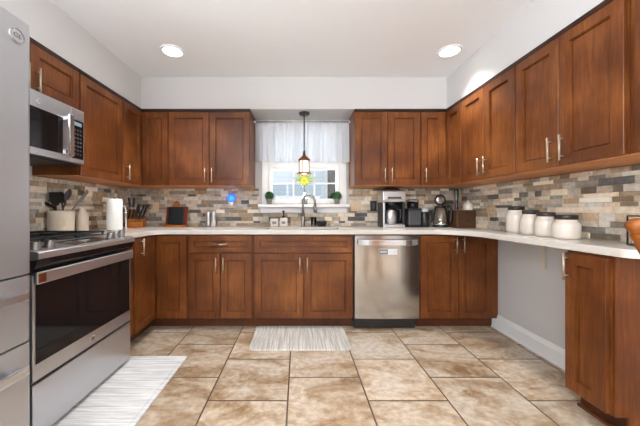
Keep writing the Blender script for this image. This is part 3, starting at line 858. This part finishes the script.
MB().box(.665, MWW - .03, -.0038, -.0031, .275, .30).build('clock', M['display'], cpn)
kp = MB()
for i in range(3):
    for j in range(7): kp.box(.664 + i * .025, .680 + i * .025, -.0038, -.0031, .07 + j * .028, .082 + j * .028)
kp.build('keypad', M['dark_gray'], cpn)

# ------------------------------------------------------------------ refrigerator
RFX_, RFY0, RFY1, RFH = -1.09, .25, 1.162, 1.85
fg = thing('refrigerator', 'tall stainless refrigerator with two bottom drawers at the left edge', 'refrigerator', (RFX_, RFY0, 0), PI / 2)
FW = RFY1 - RFY0; FD = RFX_ - XL - .03
MB().box(.004, FW - .004, .075, FD, .03, RFH - .01).build('body', M['dark_gray'], fg)
MB().box(.01, FW - .01, .10, FD, 0, .03).build('foot', M['black'], fg)
def fdoor(x0, x1, z0, z1, name):
    m_ = MB(); m_.prism([(x0, .072), (x0, .012), (x0 + .004, .004), (x0 + .014, 0), (x1 - .014, 0), (x1 - .004, .004), (x1, .012), (x1, .072)], z0, z1)
    return m_.build(name, M['fridge'], fg, bevel=.002)
d1 = fdoor(0, FW / 2 - .002, .846, RFH, 'door'); d2 = fdoor(FW / 2 + .002, FW, .846, RFH, 'door')
for dd_, x in ((d1, FW / 2 - .05), (d2, FW / 2 + .05)):
    h = MB(); h.tube([(x, 0, .96), (x, -.05, .98), (x, -.055, 1.2), (x, -.055, 1.5), (x, -.05, 1.66), (x, 0, 1.68)], .013, 12); h.build('handle', M['chrome'], dd_)
bx_ = FW - .062
lb = MB(); lb.cyl((bx_, -.0, 1.775), (bx_, -.004, 1.775), .03, n=32); lbo = lb.build('badge', M['chrome'], d2)
rr = MB(); rr.tube([(bx_ + .026 * math.cos(2 * PI * i / 24), -.005, 1.775 + .026 * math.sin(2 * PI * i / 24)) for i in range(25)], .0018, 6); rr.build('badge_ring', M['gray_pl'], lbo)
text_part('GE', .026, M['gray_pl'], lbo, (bx_, -.0048, 1.775), (PI / 2, 0, 0))
for z0, z1, hz in ((.576, .838, .765), (.06, .568, .475)):
    dr = fdoor(0, FW, z0, z1, 'drawer')
    h = MB(); h.box(.03, FW - .04, -.032, -.016, hz - .018, hz + .018, .005); h.box(.06, .085, -.017, .0, hz - .014, hz + .014); h.box(FW - .08, FW - .055, -.017, 0, hz - .014, hz + .014)
    h.build('handle', M['chrome'], dr)

# ------------------------------------------------------------------ floor mats
def rounded(x0, x1, y0, y1, r): return arc(x1 - r, y1 - r, r, 0, 90, 5) + arc(x0 + r, y1 - r, r, 90, 180, 5) + arc(x0 + r, y0 + r, r, 180, 270, 5) + arc(x1 - r, y0 + r, r, 270, 360, 5)
o = MB().prism(rounded(-.405, .405, -.228, .228, .035), 0, .014).build('floor_mat', M['rug_a'], loc=(.012, 2.452, .0005), bevel=.005)
tag(o, 'small grey striped cushioned mat on the tiles in front of the sink', 'mat')
rn = thing('runner_rug', 'long white runner with grey cross stripes lying beside the range', 'rug', (-1.045, 1.462, .0005))
MB().box(-.185, .185, -.26, .67, 0, .009, .002).build('weave', M['rug_b'], rn)
for sx in (-1, 1):
    xs = sorted((sx * .186, sx * .212)); MB().box(xs[0], xs[1], -.26, .67, 0, .0085, .002).build('side_hem', M['rug_b'], rn)

# ------------------------------------------------------------------ curtain, rod, pendant, ceiling lights
cv = bmesh.new()
nx, nz = 220, 14; cx0, cx1 = -.487, .563; zt, zb = 2.105, 1.64
rnd = random.Random(4); ph = [rnd.random() * 6 for _ in range(4)]
grid = []
for j in range(nz + 1):
    t_ = j / nz; row = []
    for i in range(nx + 1):
        u = i / nx; x = cx0 + (cx1 - cx0) * u
        amp = (.011 + .022 * t_)
        y = amp * (math.sin(54 * u + ph[0] + .8 * math.sin(9 * u)) + .6 * math.sin(27 * u + ph[1] + t_ * .6) + .3 * math.sin(141 * u + ph[2]))
        z = zt + (zb - zt) * t_ + (.006 * math.sin(31 * u) if j == nz else 0)
        if 1 <= j <= 2: y *= .6
        row.append(cv.verts.new((x, y, z)))
    grid.append(row)
for j in range(nz):
    for i in range(nx):
        f_ = cv.faces.new((grid[j][i], grid[j][i + 1], grid[j + 1][i + 1], grid[j + 1][i])); f_.smooth = True
me = bpy.data.meshes.new('curtain'); cv.to_mesh(me); cv.free(); me.materials.append(M['sheer'])
cu = bpy.data.objects.new('curtain', me); COL.objects.link(cu); cu.location = (0, 3.165, 0)
tag(cu, 'sheer white gathered valance hanging across the top of the window', 'curtain')
rd = thing('curtain_rod', 'thin curtain rod holding the sheer valance between the cabinets', 'rod', (.04, 3.125, 2.075))
MB().cyl((-.53, 0, 0), (.53, 0, 0), .006).build('rod', M['nickel'], rd)
for x in (-.522, .522): MB().ico((x, -.0, 0), .0115, 2).build('finial', M['white'], rd)

PX, PY = .06, 3.02
pd = thing('pendant_lamp', 'small copper lantern pendant hanging from the soffit in front of the window', 'lamp', (PX, PY, SOF))
MB().lathe([(.0, -.022), (.05, -.022), (.058, -.014), (.058, -.0005)], n=28).build('canopy', M['bronze'], pd)
MB().cyl((0, 0, -.022), (0, 0, -.46), .006, n=12).build('rod', M['bronze'], pd)
MB().lathe([(.008, -.40), (.012, -.41), (.012, -.43), (.02, -.455)][::-1], n=20).build('collar', M['bronze'], pd)
MB().lathe([(.0, -.50), (.064, -.505), (.066, -.498), (.045, -.475), (.018, -.452), (.0, -.45)], n=28).build('cap', M['copper'], pd)
MB().lathe([(.042, -.632), (.044, -.625), (.044, -.515), (.042, -.508)], n=28).build('glass_shade', M['lamp_glass'], pd)
ca = MB()
for i in range(4):
    an = PI / 4 + i * PI / 2 + .5; ca.cyl((.055 * math.cos(an), .055 * math.sin(an), -.64), (.055 * math.cos(an), .055 * math.sin(an), -.50), .004, n=8)
ca.build('cage', M['copper'], pd)
MB().lathe([(.0, -.652), (.055, -.65), (.076, -.642), (.07, -.634), (.0, -.634)], n=28).build('base_ring', M['copper'], pd)
pl = bpy.data.lights.new('pendant_bulb', 'POINT'); pl.energy = 2.5; pl.color = (1, .86, .7); pl.shadow_soft_size = .03
plo = bpy.data.objects.new('pendant_bulb', pl); COL.objects.link(plo); plo.parent = pd; plo.location = (0, .0, -.70)

CANG = 'round recessed ceiling lights'
def can_light(x, y, label):
    t = thing('ceiling_light', label, 'light', (x, y, ZC), 0, CANG)
    MB().lathe([(.092, -.008), (.1, -.004), (.1, -.0005), (.078, -.0005), (.078, -.008), (.092, -.008)], n=40, close=False).build('trim_ring', M['white'], t)
    MB().lathe([(.0, -.006), (.077, -.0055), (.077, -.001), (.0, -.0008)], n=36).build('lens', M['lamp_lens'], t)
    l = area_light('ceiling_lamp', (0, 0, -.012), (0, 0, 0), .15, .15, CAN_POWER, (1, .985, .97), 'DISK', 1.7); l.parent = t
can_light(-1.072, 2.42, 'lit round recessed ceiling light at left')
can_light(1.285, 2.42, 'lit round recessed ceiling light at right')
for x, y in ((-1.0, .1), (1.1, .1), (-1.0, -2.0), (1.1, -2.0), (3.2, -1.4)): can_light(x, y, 'lit round recessed ceiling light behind the camera, out of the photo')

# ------------------------------------------------------------------ things on the counters
def at(px, d): return (px - 298.5) / 284.4 * d
T = CT + .0006

# utensil crock and utensils beside the range
cx, cy = -1.825, 2.187
ck = thing('utensil_crock', 'wide cream stoneware crock holding black utensils behind the range', 'crock', (cx, cy, T))
MB().lathe([(.078, 0), (.082, .006), (.084, .158), (.088, .164), (.088, .174), (.082, .176), (.078, .168), (.078, .012), (.0, .010)], n=36).build('bowl', M['crock'], ck)
lb = MB(); lb.box(-.022, .022, -.002, 0, .06, .105, .0008); lb.rot(Matrix.Rotation(.75, 4, 'Z') @ Matrix.Translation((0, -.0842, 0))); lb.build('label', M['plate'], ck)
UG = 'black cooking utensils in the cream crock'
def utensil(name, label, base, tip, kind, mat):
    u = thing(name, label, 'utensil', (cx, cy, T), 0, UG)
    b_, t_ = Vector(base), Vector(tip)
    MB().tube([b_, b_.lerp(t_, .5), t_], [.006, .0065, .005], 8).build('handle', mat, u)
    dr = (t_ - b_).normalized()
    q = dr.to_track_quat('Z', 'Y').to_matrix().to_4x4()
    h = MB()
    if kind == 'spatula': h.prism([(-.02, -.005), (.02, -.005), (.040, .03), (.040, .095), (-.040, .095), (-.040, .03)], -.002, .002, 'xz')
    elif kind == 'spoon': h.ico((0, 0, .045), .048, 2, (.75, .2, 1.0))
    elif kind == 'ladle': h.lathe([(.0, .0), (.026, .006), (.042, .028), (.046, .05), (.043, .05), (.039, .03), (.024, .010), (.0, .005)], n=20); h.rot(Matrix.Rotation(1.1, 4, 'X'))
    elif kind == 'turner': h.prism([(-.012, -.005), (.012, -.005), (.05, .02), (.045, .11), (-.036, .13)], -.002, .002, 'xz')
    h.rot(Matrix.Translation(t_) @ q).build('head', mat, u)
ld_ = thing('ladle', 'black ladle with its thick handle leaning far left out of the crock', 'utensil', (cx, cy, T), 0, UG)
MB().tube([(.05, 0, .03), (-.02, 0, .15), (-.055, -.005, .205), (-.10, -.012, .228), (-.17, -.03, .25)], [.006, .007, .010, .012, .012], 10).build('handle', M['black'], ld_)
MB().ico((-.20, -.035, .252), .036, 2, (1, .9, .5)).build('head', M['black'], ld_)
utensil('spoon', 'black slotted spoon standing upright at the left of the crock', (.01, .03, .015), (-.03, .045, .235), 'spoon', M['black'])
utensil('spatula', 'black spatula with square head upright in the crock', (.0, -.03, .015), (.0, -.05, .22), 'spatula', M['black'])
utensil('spoon', 'black spoon with round head rising highest from the crock', (-.03, -.02, .015), (.05, -.015, .255), 'spoon', M['dark_gray'])
utensil('turner', 'dark grey turner with slanted head leaning right from the crock', (-.045, .0, .02), (.088, .05, .235), 'turner', M['gray_pl'])

bt = MB().lathe([(.040, 0), (.044, .004), (.044, .12), (.040, .145), (.027, .168), (.022, .186), (.024, .192), (.024, .202), (.018, .204), (.0, .19)], n=32).build('bottle', M['crock'], loc=(at(82.5, 2.39), 2.39, T))
tag(bt, 'tall plain cream ceramic bottle right of the utensil crock', 'bottle')

pt = thing('paper_towel_holder', 'steel upright paper towel holder with a side tension arm', 'holder', (at(114.6, 2.42), 2.42, T))
MB().lathe([(.075, 0), (.078, .004), (.075, .012), (.0, .014)], n=32).build('base', M['chrome'], pt)
MB().cyl((0, 0, .012), (0, 0, .29), .007, n=12).build('post', M['chrome'], pt)
MB().tube([(.085, .02, .008), (.085, .02, .16), (.083, .02, .20), (.07, .018, .222), (.062, .016, .20)], .006, 10).build('tension_arm', M['chrome'], pt)
o = MB().lathe([(.02, .0), (.058, .0), (.060, .004), (.058, .256), (.056, .260), (.02, .260), (.02, .0)], n=36, close=False).build('paper_towel_roll', M['paper'], loc=(at(114.6, 2.42), 2.42, T + .0145))
tag(o, 'white paper towel roll on the upright holder', 'paper towel')

kx, ky = at(136.5, 3.02), 3.02
kb = thing('knife_block', 'honey-coloured wooden knife block in the left counter corner', 'knife block', (kx, ky, T), .25)
MB().box(-.08, .08, -.075, -.028, 0, .06, .004).build('front_tier', M['pine'], kb)
bk = MB(); bk.prism([(-.027, 0), (.07, 0), (.06, .17), (.0, .19), (-.027, .12)], -.085, -.02, 'yz'); bk.build('tall_tier', M['pine'], kb)
bk = MB(); bk.prism([(-.027, 0), (.07, 0), (.06, .12), (-.027, .09)], -.019, .08, 'yz'); bk.build('rear_tier', M['pine'], kb)
KG = 'black-handled knives in the wooden block'
kn = thing('knife', 'black-handled knife standing in the wooden knife block', 'knife', (0, 0, 0), 0, KG)
MB().box(-.001, .001, -.010, .010, -.02, .012).build('blade', M['chrome'], kn)
MB().box(-.0085, .0085, -.013, .013, .012, .115, .005).build('handle', M['black'], kn)
spots = [(-.065, .02, .185, -.10), (-.042, .035, .185, .12), (-.01, .03, .115, .18), (.012, .04, .118, .05), (.034, .03, .118, .32), (.056, .04, .12, .42),
         (-.06, -.05, .066, .2), (-.03, -.05, .066, .28), (.0, -.05, .066, .34), (.03, -.05, .066, .42), (.06, -.05, .066, .5)]
for i, (x, y, z, tl) in enumerate(spots):
    k2 = kn if i == 0 else copy_tree(kn)
    k2.location = Matrix.Translation((kx, ky, T)) @ Matrix.Rotation(.25, 4, 'Z') @ Vector((x, y, z + .016))
    k2.rotation_euler = (.25 if z < .1 else .05, tl, .25)

# chalkboard on a red-brown book rest
ex_, ey = at(177, 3.12), 3.12
es = thing('book_rest', 'red-brown wooden book rest with honey ledge against the stone backsplash', 'stand', (ex_, ey, T))
MB().box(-.125, .125, -.06, -.02, 0, .022, .004).build('ledge', M['pine'], es)
bp = MB()
bp.box(-.115, -.075, -.012, 0, .0, .20, .003); bp.box(.075, .115, -.012, 0, .0, .20, .003); bp.box(-.075, .075, -.012, 0, .17, .20, .003); bp.box(-.075, .075, -.012, 0, .0, .04, .003)
bp.rot(Matrix.Translation((0, -.018, .02)) @ Matrix.Rotation(-.2, 4, 'X')); bp.build('back_frame', M['redwood'], es)
tt = MB(); tt.prism([(-.045, .0), (.045, .0), (.02, .055), (.0, .065), (-.02, .055)], -.006, .006, 'xz'); tt.rot(Matrix.Translation((-.02, .03, .222)) @ Matrix.Rotation(-.2, 4, 'X')); tt.build('top_finial', M['pine'], es)
o = MB().box(-.082, .082, -.008, 0, 0, .19, .003).rot(Matrix.Rotation(-.2, 4, 'X')).build('chalkboard', M['slate'], loc=(ex_ - .002, ey - .036, T + .0245))
tag(o, 'dark blank slate standing on the red-brown book rest', 'slate')

SG = 'slim steel grinders on the back counter'
for px, lab, full in ((208.3, 'slim steel grinder, darker left one of the pair by the book rest', 0), (213.6, 'slim steel grinder, right one of the pair, with a clear lower half', 1)):
    g_ = thing('grinder', lab, 'grinder', (at(px, 3.13), 3.13, T), 0, SG)
    MB().lathe([(.024, 0), (.026, .004), (.025, .06), (.024, .062)], n=24).build('lower_barrel', M['ceramic'] if full else M['steel'], g_)
    MB().lathe([(.024, .0625), (.0255, .066), (.0245, .15), (.022, .165), (.012, .173), (.0, .174)], n=24).build('upper_barrel', M['steel'], g_)

# night light plugged into an outlet plate
def outlet(px, py, w_, h_, gangs, mat, label, y=YB - .023, group='wall plates on the stone backsplash', kind='outlet'):
    d_ = y; x = at(px, d_); z = CAM_H - (py - 210.5) / 284.4 * d_
    t = thing('wall_plate', label, kind, (x, y, z), 0, group)
    MB().box(-w_ / 2, w_ / 2, -.006, 0.002, -h_ / 2, h_ / 2, .002).build('plate', mat, t)
    for gi in range(gangs):
        gx = (gi - (gangs - 1) / 2) * .046
        MB().box(gx - .016, gx + .016, -.009, -.0061, -.034, .034, .002).build('insert', M['plate'] if mat is M['plate'] else M['dark_gray'], t)
    return t
outlet(156, 207, .07, .115, 1, M['plate'], 'almond outlet plate on the stone left of the book rest')
outlet(231, 203, .07, .115, 1, M['plate'], 'almond outlet plate behind the glowing blue night light')
outlet(356, 206, .115, .115, 2, M['plate'], 'almond double switch plate between window and coffee maker', kind='switch')
op = outlet(373.4, 206, .07, .115, 1, M['black'], 'black outlet plate just left of the coffee maker')
nl = thing('night_light', 'glowing blue dome night light plugged in on the back wall', 'night light', (at(231.3, 3.2), 3.226, CAM_H + (210.5 - 202.5) / 284.4 * 3.2))
MB().box(-.022, .022, -.03, 0, -.038, .012, .005).build('housing', M['ceramic'], nl)
MB().ico((0, -.022, .048), .047, 3, (1, .5, 1.05)).build('dome', M['blue_glow'], nl)
lt = bpy.data.lights.new('night_bulb', 'POINT'); lt.energy = .35; lt.color = (.25, .45, 1); lt.shadow_soft_size = .03
lo = bpy.data.objects.new('night_bulb', lt); COL.objects.link(lo); lo.parent = nl; lo.location = (0, -.08, .05)

# window sill things
SZ = 1.1708
def topiary(px, label):
    t = thing('topiary_plant', label, 'plant', (at(px, 3.19), 3.19, SZ), 0, 'small clipped plants on the window sill')
    MB().lathe([(.026, 0), (.034, .05), (.036, .052), (.036, .06), (.030, .06), (.028, .05), (.0, .048)], n=24).build('pot', M['pot'], t)
    fo = MB(); fo.ico((0, 0, .09), .042, 2)
    r_ = random.Random(int(px))
    for i in range(320):
        v = Vector((r_.gauss(0, 1), r_.gauss(0, 1), r_.gauss(0, 1))).normalized()
        dd = (v + Vector((r_.gauss(0, .5), r_.gauss(0, .5), r_.gauss(0, .5)))).normalized()
        fo.leaf(Vector((0, 0, .09)) + v * .038, dd, .02, .012, up=Vector((.1, .2, 1)))
    fo.build('foliage', M['leaf'], t)
topiary(269.3, 'clipped green ball plant in grey pot at left end of the sill')
topiary(337.0, 'clipped green ball plant in grey pot at right end of the sill')
vx, vy = at(304.5, 3.2), 3.2
vs_ = MB().lathe([(.0, 0), (.03, 0), (.034, .01), (.034, .07), (.02, .10), (.013, .12), (.013, .145), (.015, .147), (.011, .147), (.010, .12), (.017, .10), (.030, .068), (.030, .012), (.0, .008)], n=28).build('vase', M['glass'], loc=(vx, vy, SZ))
tag(vs_, 'small clear glass bud vase on the sill behind the faucet', 'vase')
fl = thing('sunflower', 'yellow flower with long green leaves standing in the glass bud vase', 'flower', (vx, vy, SZ))
MB().tube([(0, 0, .012), (.002, -.002, .15), (0, -.012, .245)], .003, 8).build('stem', M['leaf'], fl)
pe = MB()
for i in range(30):
    an = 2 * PI * i / 15 + (.2 if i >= 15 else 0); k = 1 if i < 15 else .8
    pe.leaf((.01 * math.cos(an), -.018 - (.004 if i >= 15 else 0), .26 + .01 * math.sin(an)), (math.cos(an), -.25 if i < 15 else -.5, math.sin(an)), (.037 * k), .014, up=Vector((0, -1, .05)))
pe.build('petals', M['yellow'], fl)
MB().ico((0, -.024, .26), .009, 2, (1, .5, 1)).build('disc', M['brown'], fl)
lv = MB()
for dx, dz, L_ in ((-1, .25, .14), (1, .3, .15), (-.8, .75, .13), (.75, .8, .12), (-1, -.12, .10), (1, -.05, .10), (-.4, 1, .11), (.4, 1.0, .1), (-.5, -.8, .08), (.5, -.8, .08)):
    lv.leaf((0, -.004, .262), (dx, -.1, dz), L_, .026, up=Vector((0, -1, .1)))
lv.build('leaves', M['leaf2'], fl)

# soap things by the sink
jr = thing('soap_jar', 'squat white jar left of the white soap pump bottle', 'jar', (at(274.5, 3.14), 3.14, T))
MB().box(-.044, .044, -.035, .035, 0, .088, .008).build('body', M['ceramic'], jr)
MB().box(-.040, .040, -.031, .031, .0885, .097, .003).build('lid', M['gray_pl'], jr)
MB().box(-.022, .022, -.0365, -.0352, .03, .058).build('label', M['gray_pl'], jr)
sp_ = thing('soap_dispenser', 'white soap bottle with black pump top left of the faucet', 'soap dispenser', (at(283.7, 3.14), 3.14, T))
MB().box(-.043, .043, -.03, .03, 0, .098, .01).build('body', M['ceramic'], sp_)
MB().lathe([(.02, .0985), (.02, .115), (.008, .12), (.007, .15)], n=18).build('pump_collar', M['black'], sp_)
MB().tube([(.0, 0, .15), (.0, 0, .168), (-.006, -.01, .171), (-.012, -.045, .166)], [.010, .012, .008, .005], 10).build('pump_nozzle', M['black'], sp_)
MB().box(-.02, .02, -.0315, -.0302, .03, .06).build('label', M['gray_pl'], sp_)
o = MB().lathe([(.026, 0), (.028, .004), (.033, .10), (.034, .102), (.031, .102), (.026, .008), (.0, .006)], n=28).build('tumbler', M['glass'], loc=(at(313.6, 3.2), 3.2, T))
tag(o, 'small clear glass tumbler right beside the faucet', 'glass')
sc_ = MB().lathe([(.045, 0), (.05, .006), (.056, .05), (.060, .062), (.055, .062), (.048, .02), (.0, .014)], n=28)
o = sc_.build('sponge_bowl', M['iron'], loc=(at(321.5, 3.14), 3.14, T)); tag(o, 'low dark bowl on the counter right of the faucet', 'bowl')
o = MB().box(-.034, .034, -.022, .022, 0, .03, .006).build('sponge', M['gray_pl'], loc=(at(321.5, 3.14), 3.14, T + .045)); tag(o, 'grey sponge lying in the low dark bowl', 'sponge')

# coffee maker
cmx, cmy = at(390.8, 3.05), 3.05
cm = thing('coffee_maker', 'large silver and black drip coffee maker under the right wall cabinet', 'coffee maker', (cmx, cmy, T))
MB().box(-.115, .115, -.10, .10, 0, .03, .006).build('base', M['black'], cm)
MB().box(-.112, .112, -.105, -.1005, .002, .03, .002).build('front_badge', M['steel'], cm)
MB().box(-.09, .09, -.095, -.02, .0305, .038, .003).build('warming_plate', M['steel'], cm)
b_ = MB(); b_.box(-.115, -.092, -.095, .10, .0305, .262, .004); b_.box(.092, .115, -.095, .10, .0305, .262, .004); b_.box(-.092, .092, .05, .10, .0385, .262); b_.build('column', M['black'], cm)
b_ = MB(); b_.box(-.112, -.093, -.100, -.0955, .033, .26, .002); b_.build('side_trim', M['steel'], cm)
hd2 = MB(); hd2.prism([(-.11, .268), (-.118, .29), (-.112, .375), (-.095, .388), (.10, .388), (.10, .2625), (-.095, .2625)], -.116, .116, 'yz'); head = hd2.build('brew_head', M['steel'], cm, bevel=.004)
MB().box(-.07, .07, -.124, -.1165, .298, .318, .002).build('button_bar', M['panel_gray'], head)
MB().lathe([(.098, .3885), (.094, .40), (.07, .415), (.0, .42)], (0, .0), n=30).build('lid', M['black'], cm)
MB().cyl((0, -.02, .225), (0, -.02, .262), .05, .068, n=24).build('filter_basket', M['black'], cm)
cr = thing('carafe', 'steel thermal carafe standing inside the coffee maker', 'carafe', (cmx - .015, cmy - .03, T + .0386))
MB().lathe([(.058, 0), (.064, .005), (.066, .10), (.055, .135), (.046, .145)], n=30).build('body', M['steel'], cr)
MB().lathe([(.048, .1455), (.05, .15), (.045, .165), (.02, .172), (.0, .173)], n=24).build('lid', M['black'], cr)
MB().tube([(.05, -.03, .15), (.085, -.05, .145), (.092, -.054, .10), (.085, -.05, .045), (.062, -.036, .03)], .009, 10).build('handle', M['black'], cr)
# coffee grinder
gx, gy = at(412.7, 3.04), 3.04
gr = thing('coffee_grinder', 'dark grey coffee grinder with clear hopper right of the coffee maker', 'grinder', (gx, gy, T))
MB().box(-.072, .072, -.07, .07, 0, .02, .005).build('base', M['black'], gr)
MB().box(-.066, .066, -.062, .066, .0205, .18, .010).build('body', M['dark_gray'], gr)
MB().box(-.072, .072, -.066, .07, .1805, .20, .005).build('collar', M['black'], gr)
MB().lathe([(.05, .2005), (.057, .205), (.06, .27)], n=28).build('hopper', M['black_glass'], gr)
MB().lathe([(.062, .2705), (.062, .285), (.04, .30), (.0, .302)], n=28).build('lid', M['gray_pl'], gr)
# black travel flask with handle
fk = thing('frother_jug', 'narrow black jug with light top between coffee grinder and glass kettle', 'jug', (at(424.3, 3.05), 3.05, T))
MB().lathe([(.044, 0), (.047, .005), (.047, .15), (.04, .16)], n=28).build('body', M['black'], fk)
MB().lathe([(.038, .1605), (.038, .19), (.03, .20), (.0, .202)], n=24).build('lid', M['sticker'], fk)
MB().tube([(.045, 0, .16), (.078, -.01, .155), (.084, -.012, .10), (.078, -.01, .06), (.046, 0, .05)], .007, 10).build('handle', M['black'], fk)
# glass electric kettle with its round lid flipped up
ktx, kty = at(440.5, 3.06), 3.06
kt = thing('electric_kettle', 'glass electric kettle with round lid flipped upright and black handle', 'kettle', (ktx, kty, T))
MB().lathe([(.082, 0), (.085, .006), (.078, .022), (.0, .024)], n=32).build('power_base', M['black'], kt)
MB().lathe([(.072, .0245), (.076, .03), (.074, .05)], n=32).build('heater_ring', M['chrome'], kt)
MB().lathe([(.073, .0505), (.074, .06), (.058, .20), (.055, .205), (.053, .20), (.069, .06), (.069, .052)], n=32).build('glass_body', M['glass'], kt)
MB().lathe([(.057, .2055), (.058, .225), (.053, .225), (.052, .2055), (.057, .2055)], n=32, close=False).build('rim', M['black'], kt)
MB().tube([(.052, -.035, .215), (.075, -.055, .22), (.082, -.06, .20), (.082, -.06, .12), (.08, -.055, .06), (.068, -.048, .045)], .013, 10).build('handle', M['black'], kt)
ld = MB(); ld.lathe([(.0, -.008), (.05, -.008), (.060, -.004), (.062, .004), (.05, .008), (.044, .009), (.0, .009)], n=32); ld.rot(Matrix.Translation((-.006, .0, .29)) @ Matrix.Rotation(PI / 2, 4, 'X'))
lid = ld.build('lid', M['black'], kt)
ld = MB(); ld.lathe([(.0, .0095), (.046, .0095), (.04, .014), (.0, .016)], n=32); ld.rot(Matrix.Translation((-.006, .0, .29)) @ Matrix.Rotation(PI / 2, 4, 'X')); ld.build('lid_lining', M['chrome'], lid)

# wooden drawer box with pot and pens
wbx, wby = at(467, 2.93), 3.02
wb = thing('drawer_box', 'small dark wooden two-drawer box in the right counter corner', 'box', (wbx, wby, T))
MB().box(-.098, .098, -.08, .10, 0, .18, .003).build('body', M['boxwood'], wb)
for z in (.008, .092):
    dr = MB().box(-.09, .09, -.088, -.0805, z, z + .08, .003).build('drawer', M['boxwood'], wb)
    MB().box(-.025, .025, -.0905, -.0882, z + .055, z + .067, .001).build('finger_slot', M['black'], dr)
def on_box(x, y): return Matrix.Translation((wbx, wby, T + .1806)) @ Vector((x, y, 0))
o = MB().lathe([(.040, 0), (.046, .008), (.046, .06), (.036, .072), (.018, .082), (.010, .095), (.012, .103), (.0, .107)], n=28).build('ceramic_jar', M['ceramic'], loc=on_box(.045, -.03)); tag(o, 'small white lidded jar on top of the wooden drawer box', 'jar')
cpv = MB().lathe([(.03, 0), (.034, .004), (.036, .09), (.038, .092), (.034, .092), (.031, .008), (.0, .006)], n=24).build('straw_cup', M['pane'], loc=on_box(-.052, .0)); tag(cpv, 'clear cup holding coloured straws on the wooden drawer box', 'cup')
r_ = random.Random(11)
for i, (nm, mt) in enumerate((('green', 'green_pl'), ('green', 'green_pl'), ('black', 'black'), ('dusty rose', 'rose_pl'), ('grey', 'gray_pl'), ('black', 'black'), ('dusty rose', 'rose_pl'))):
    an = i * 2 * PI / 7; p0 = on_box(-.052, .0)
    a_ = Vector((.016 * math.cos(an), .016 * math.sin(an), .009)); b_ = Vector((.05 * math.cos(an) + .0, (.03 * math.sin(an)), .205 + .02 * r_.random()))
    o = MB().tube([a_, b_], .0055, 8).build('straw', M[mt], loc=p0)
    tag(o, '%s drinking straw standing in the clear cup on the wooden drawer box' % nm, 'straw', 'coloured straws in the clear cup')

# four stoneware canisters on the right counter
CG = 'white stoneware canisters on the right counter'
def canister(px, d, r, h, label):
    x = at(px, d)
    t = thing('canister', label, 'canister', (x, d, T), 0, CG)
    MB().lathe([(r * .86, 0), (r * .93, .004), (r, h * .16), (r, h * .72), (r * .93, h * .84), (r * .80, h * .90), (r * .78, h * .97), (r * .80, h), (r * .7, h), (.0, h * .99)], n=40).build('body', M['ceramic'], t)
    MB().lathe([(r * .74, h + .0006), (r * .82, h + .003), (r * .82, h + .026), (r * .78, h + .03), (.0, h + .031)], n=36).build('lid', M['lid'], t)
    rl = MB()
    for zz in (.35, .43, .51):
        rl.tube([(r * 1.003 * math.cos(a_), r * 1.003 * math.sin(a_), h * zz) for a_ in [PI * 1.28 + .06 * k for k in range(9)]], .0012, 6)
    rl.build('embossed_mark', M['crock'], t)
canister(516.0, 2.27, .067, .180, 'tallest white canister with dark lid, farthest left in the row of four')
canister(530.5, 2.105, .062, .150, 'white canister, second from the left in the row of four')
canister(545.8, 1.96, .062, .136, 'white canister, third from the left in the row of four')
canister(566.0, 1.80, .070, .120, 'widest and squattest white canister, nearest the camera')

# napkin holder near the right edge
nh = thing('napkin_holder', 'black wire napkin holder on the right counter near the stone wall', 'napkin holder', (1.725, 1.378, T))
fr = MB()
for y in (-.07, .07):
    fr.tube([(-.05, y, .004), (.06, y, .004), (.06, y, .15), (-.05, y, .15), (-.05, y, .004)], .004, 8)
for x in (-.05, .06): fr.tube([(x, -.07, .004), (x, .07, .004)], .004, 8); fr.tube([(x, -.07, .15), (x, .07, .15)], .004, 8)
fr.build('wire_frame', M['black'], nh)
o = MB().box(-.04, .05, -.06, .06, 0, .10, .004).build('napkin_stack', M['paper'], loc=(1.725, 1.378, T + .009)); tag(o, 'white paper napkins stacked inside the black wire holder', 'napkins')

# counter support bracket on the knee wall
br = MB(); br.box(XR - .02, XR - .001, 2.115, 2.155, .66, .881, .002); br.box(1.60, XR - .021, 2.120, 2.150, .855, .881, .002)
o = br.build('counter_bracket', M['drywall_bracket']); tag(o, 'pale bracket on the grey knee wall holding up the right counter', 'bracket')

# bar stool whose turned back post enters at the right edge
st = thing('bar_stool', 'honey wood stool back post with turned ball finial at right edge', 'stool', (1.083, .47, 0))
MB().box(-.19, .19, -.19, .19, .670, .705, .012).build('seat', M['stool'], st)
for sx in (-1, 1):
    for sy in (-1, 1):
        MB().tube([(sx * .20, sy * .20, 0), (sx * .165, sy * .165, .34), (sx * .14, sy * .14, .669)], [.014, .021, .016], 14).build('leg', M['stool'], st)
for sy in (-1, 1):
    MB().tube([(-.18, sy * .18, .2), (.18, sy * .18, .2)], .010, 10).build('stretcher', M['stool'], st)
tilt = Matrix.Rotation(-.45, 4, 'Y')
for sy in (-1, 1):
    p = MB(); p.lathe([(.012, 0), (.016, .08), (.012, .11), (.016, .14), (.012, .22), (.015, .33), (.0165, .360), (.0145, .364), (.0165, .369), (.0170, .376), (.0165, .381), (.0125, .385), (.0155, .389), (.0175, .398), (.0160, .408), (.009, .414), (.0, .4145)], n=24)
    p.rot(Matrix.Translation((-.155, sy * .165, .706)) @ tilt).build('back_post', M['stool'], st)
sp2 = MB(); sp2.box(-.008, .008, -.15, .15, .22, .28, .006); sp2.rot(Matrix.Translation((-.155, 0, .706)) @ tilt); sp2.build('back_rail', M['stool'], st)
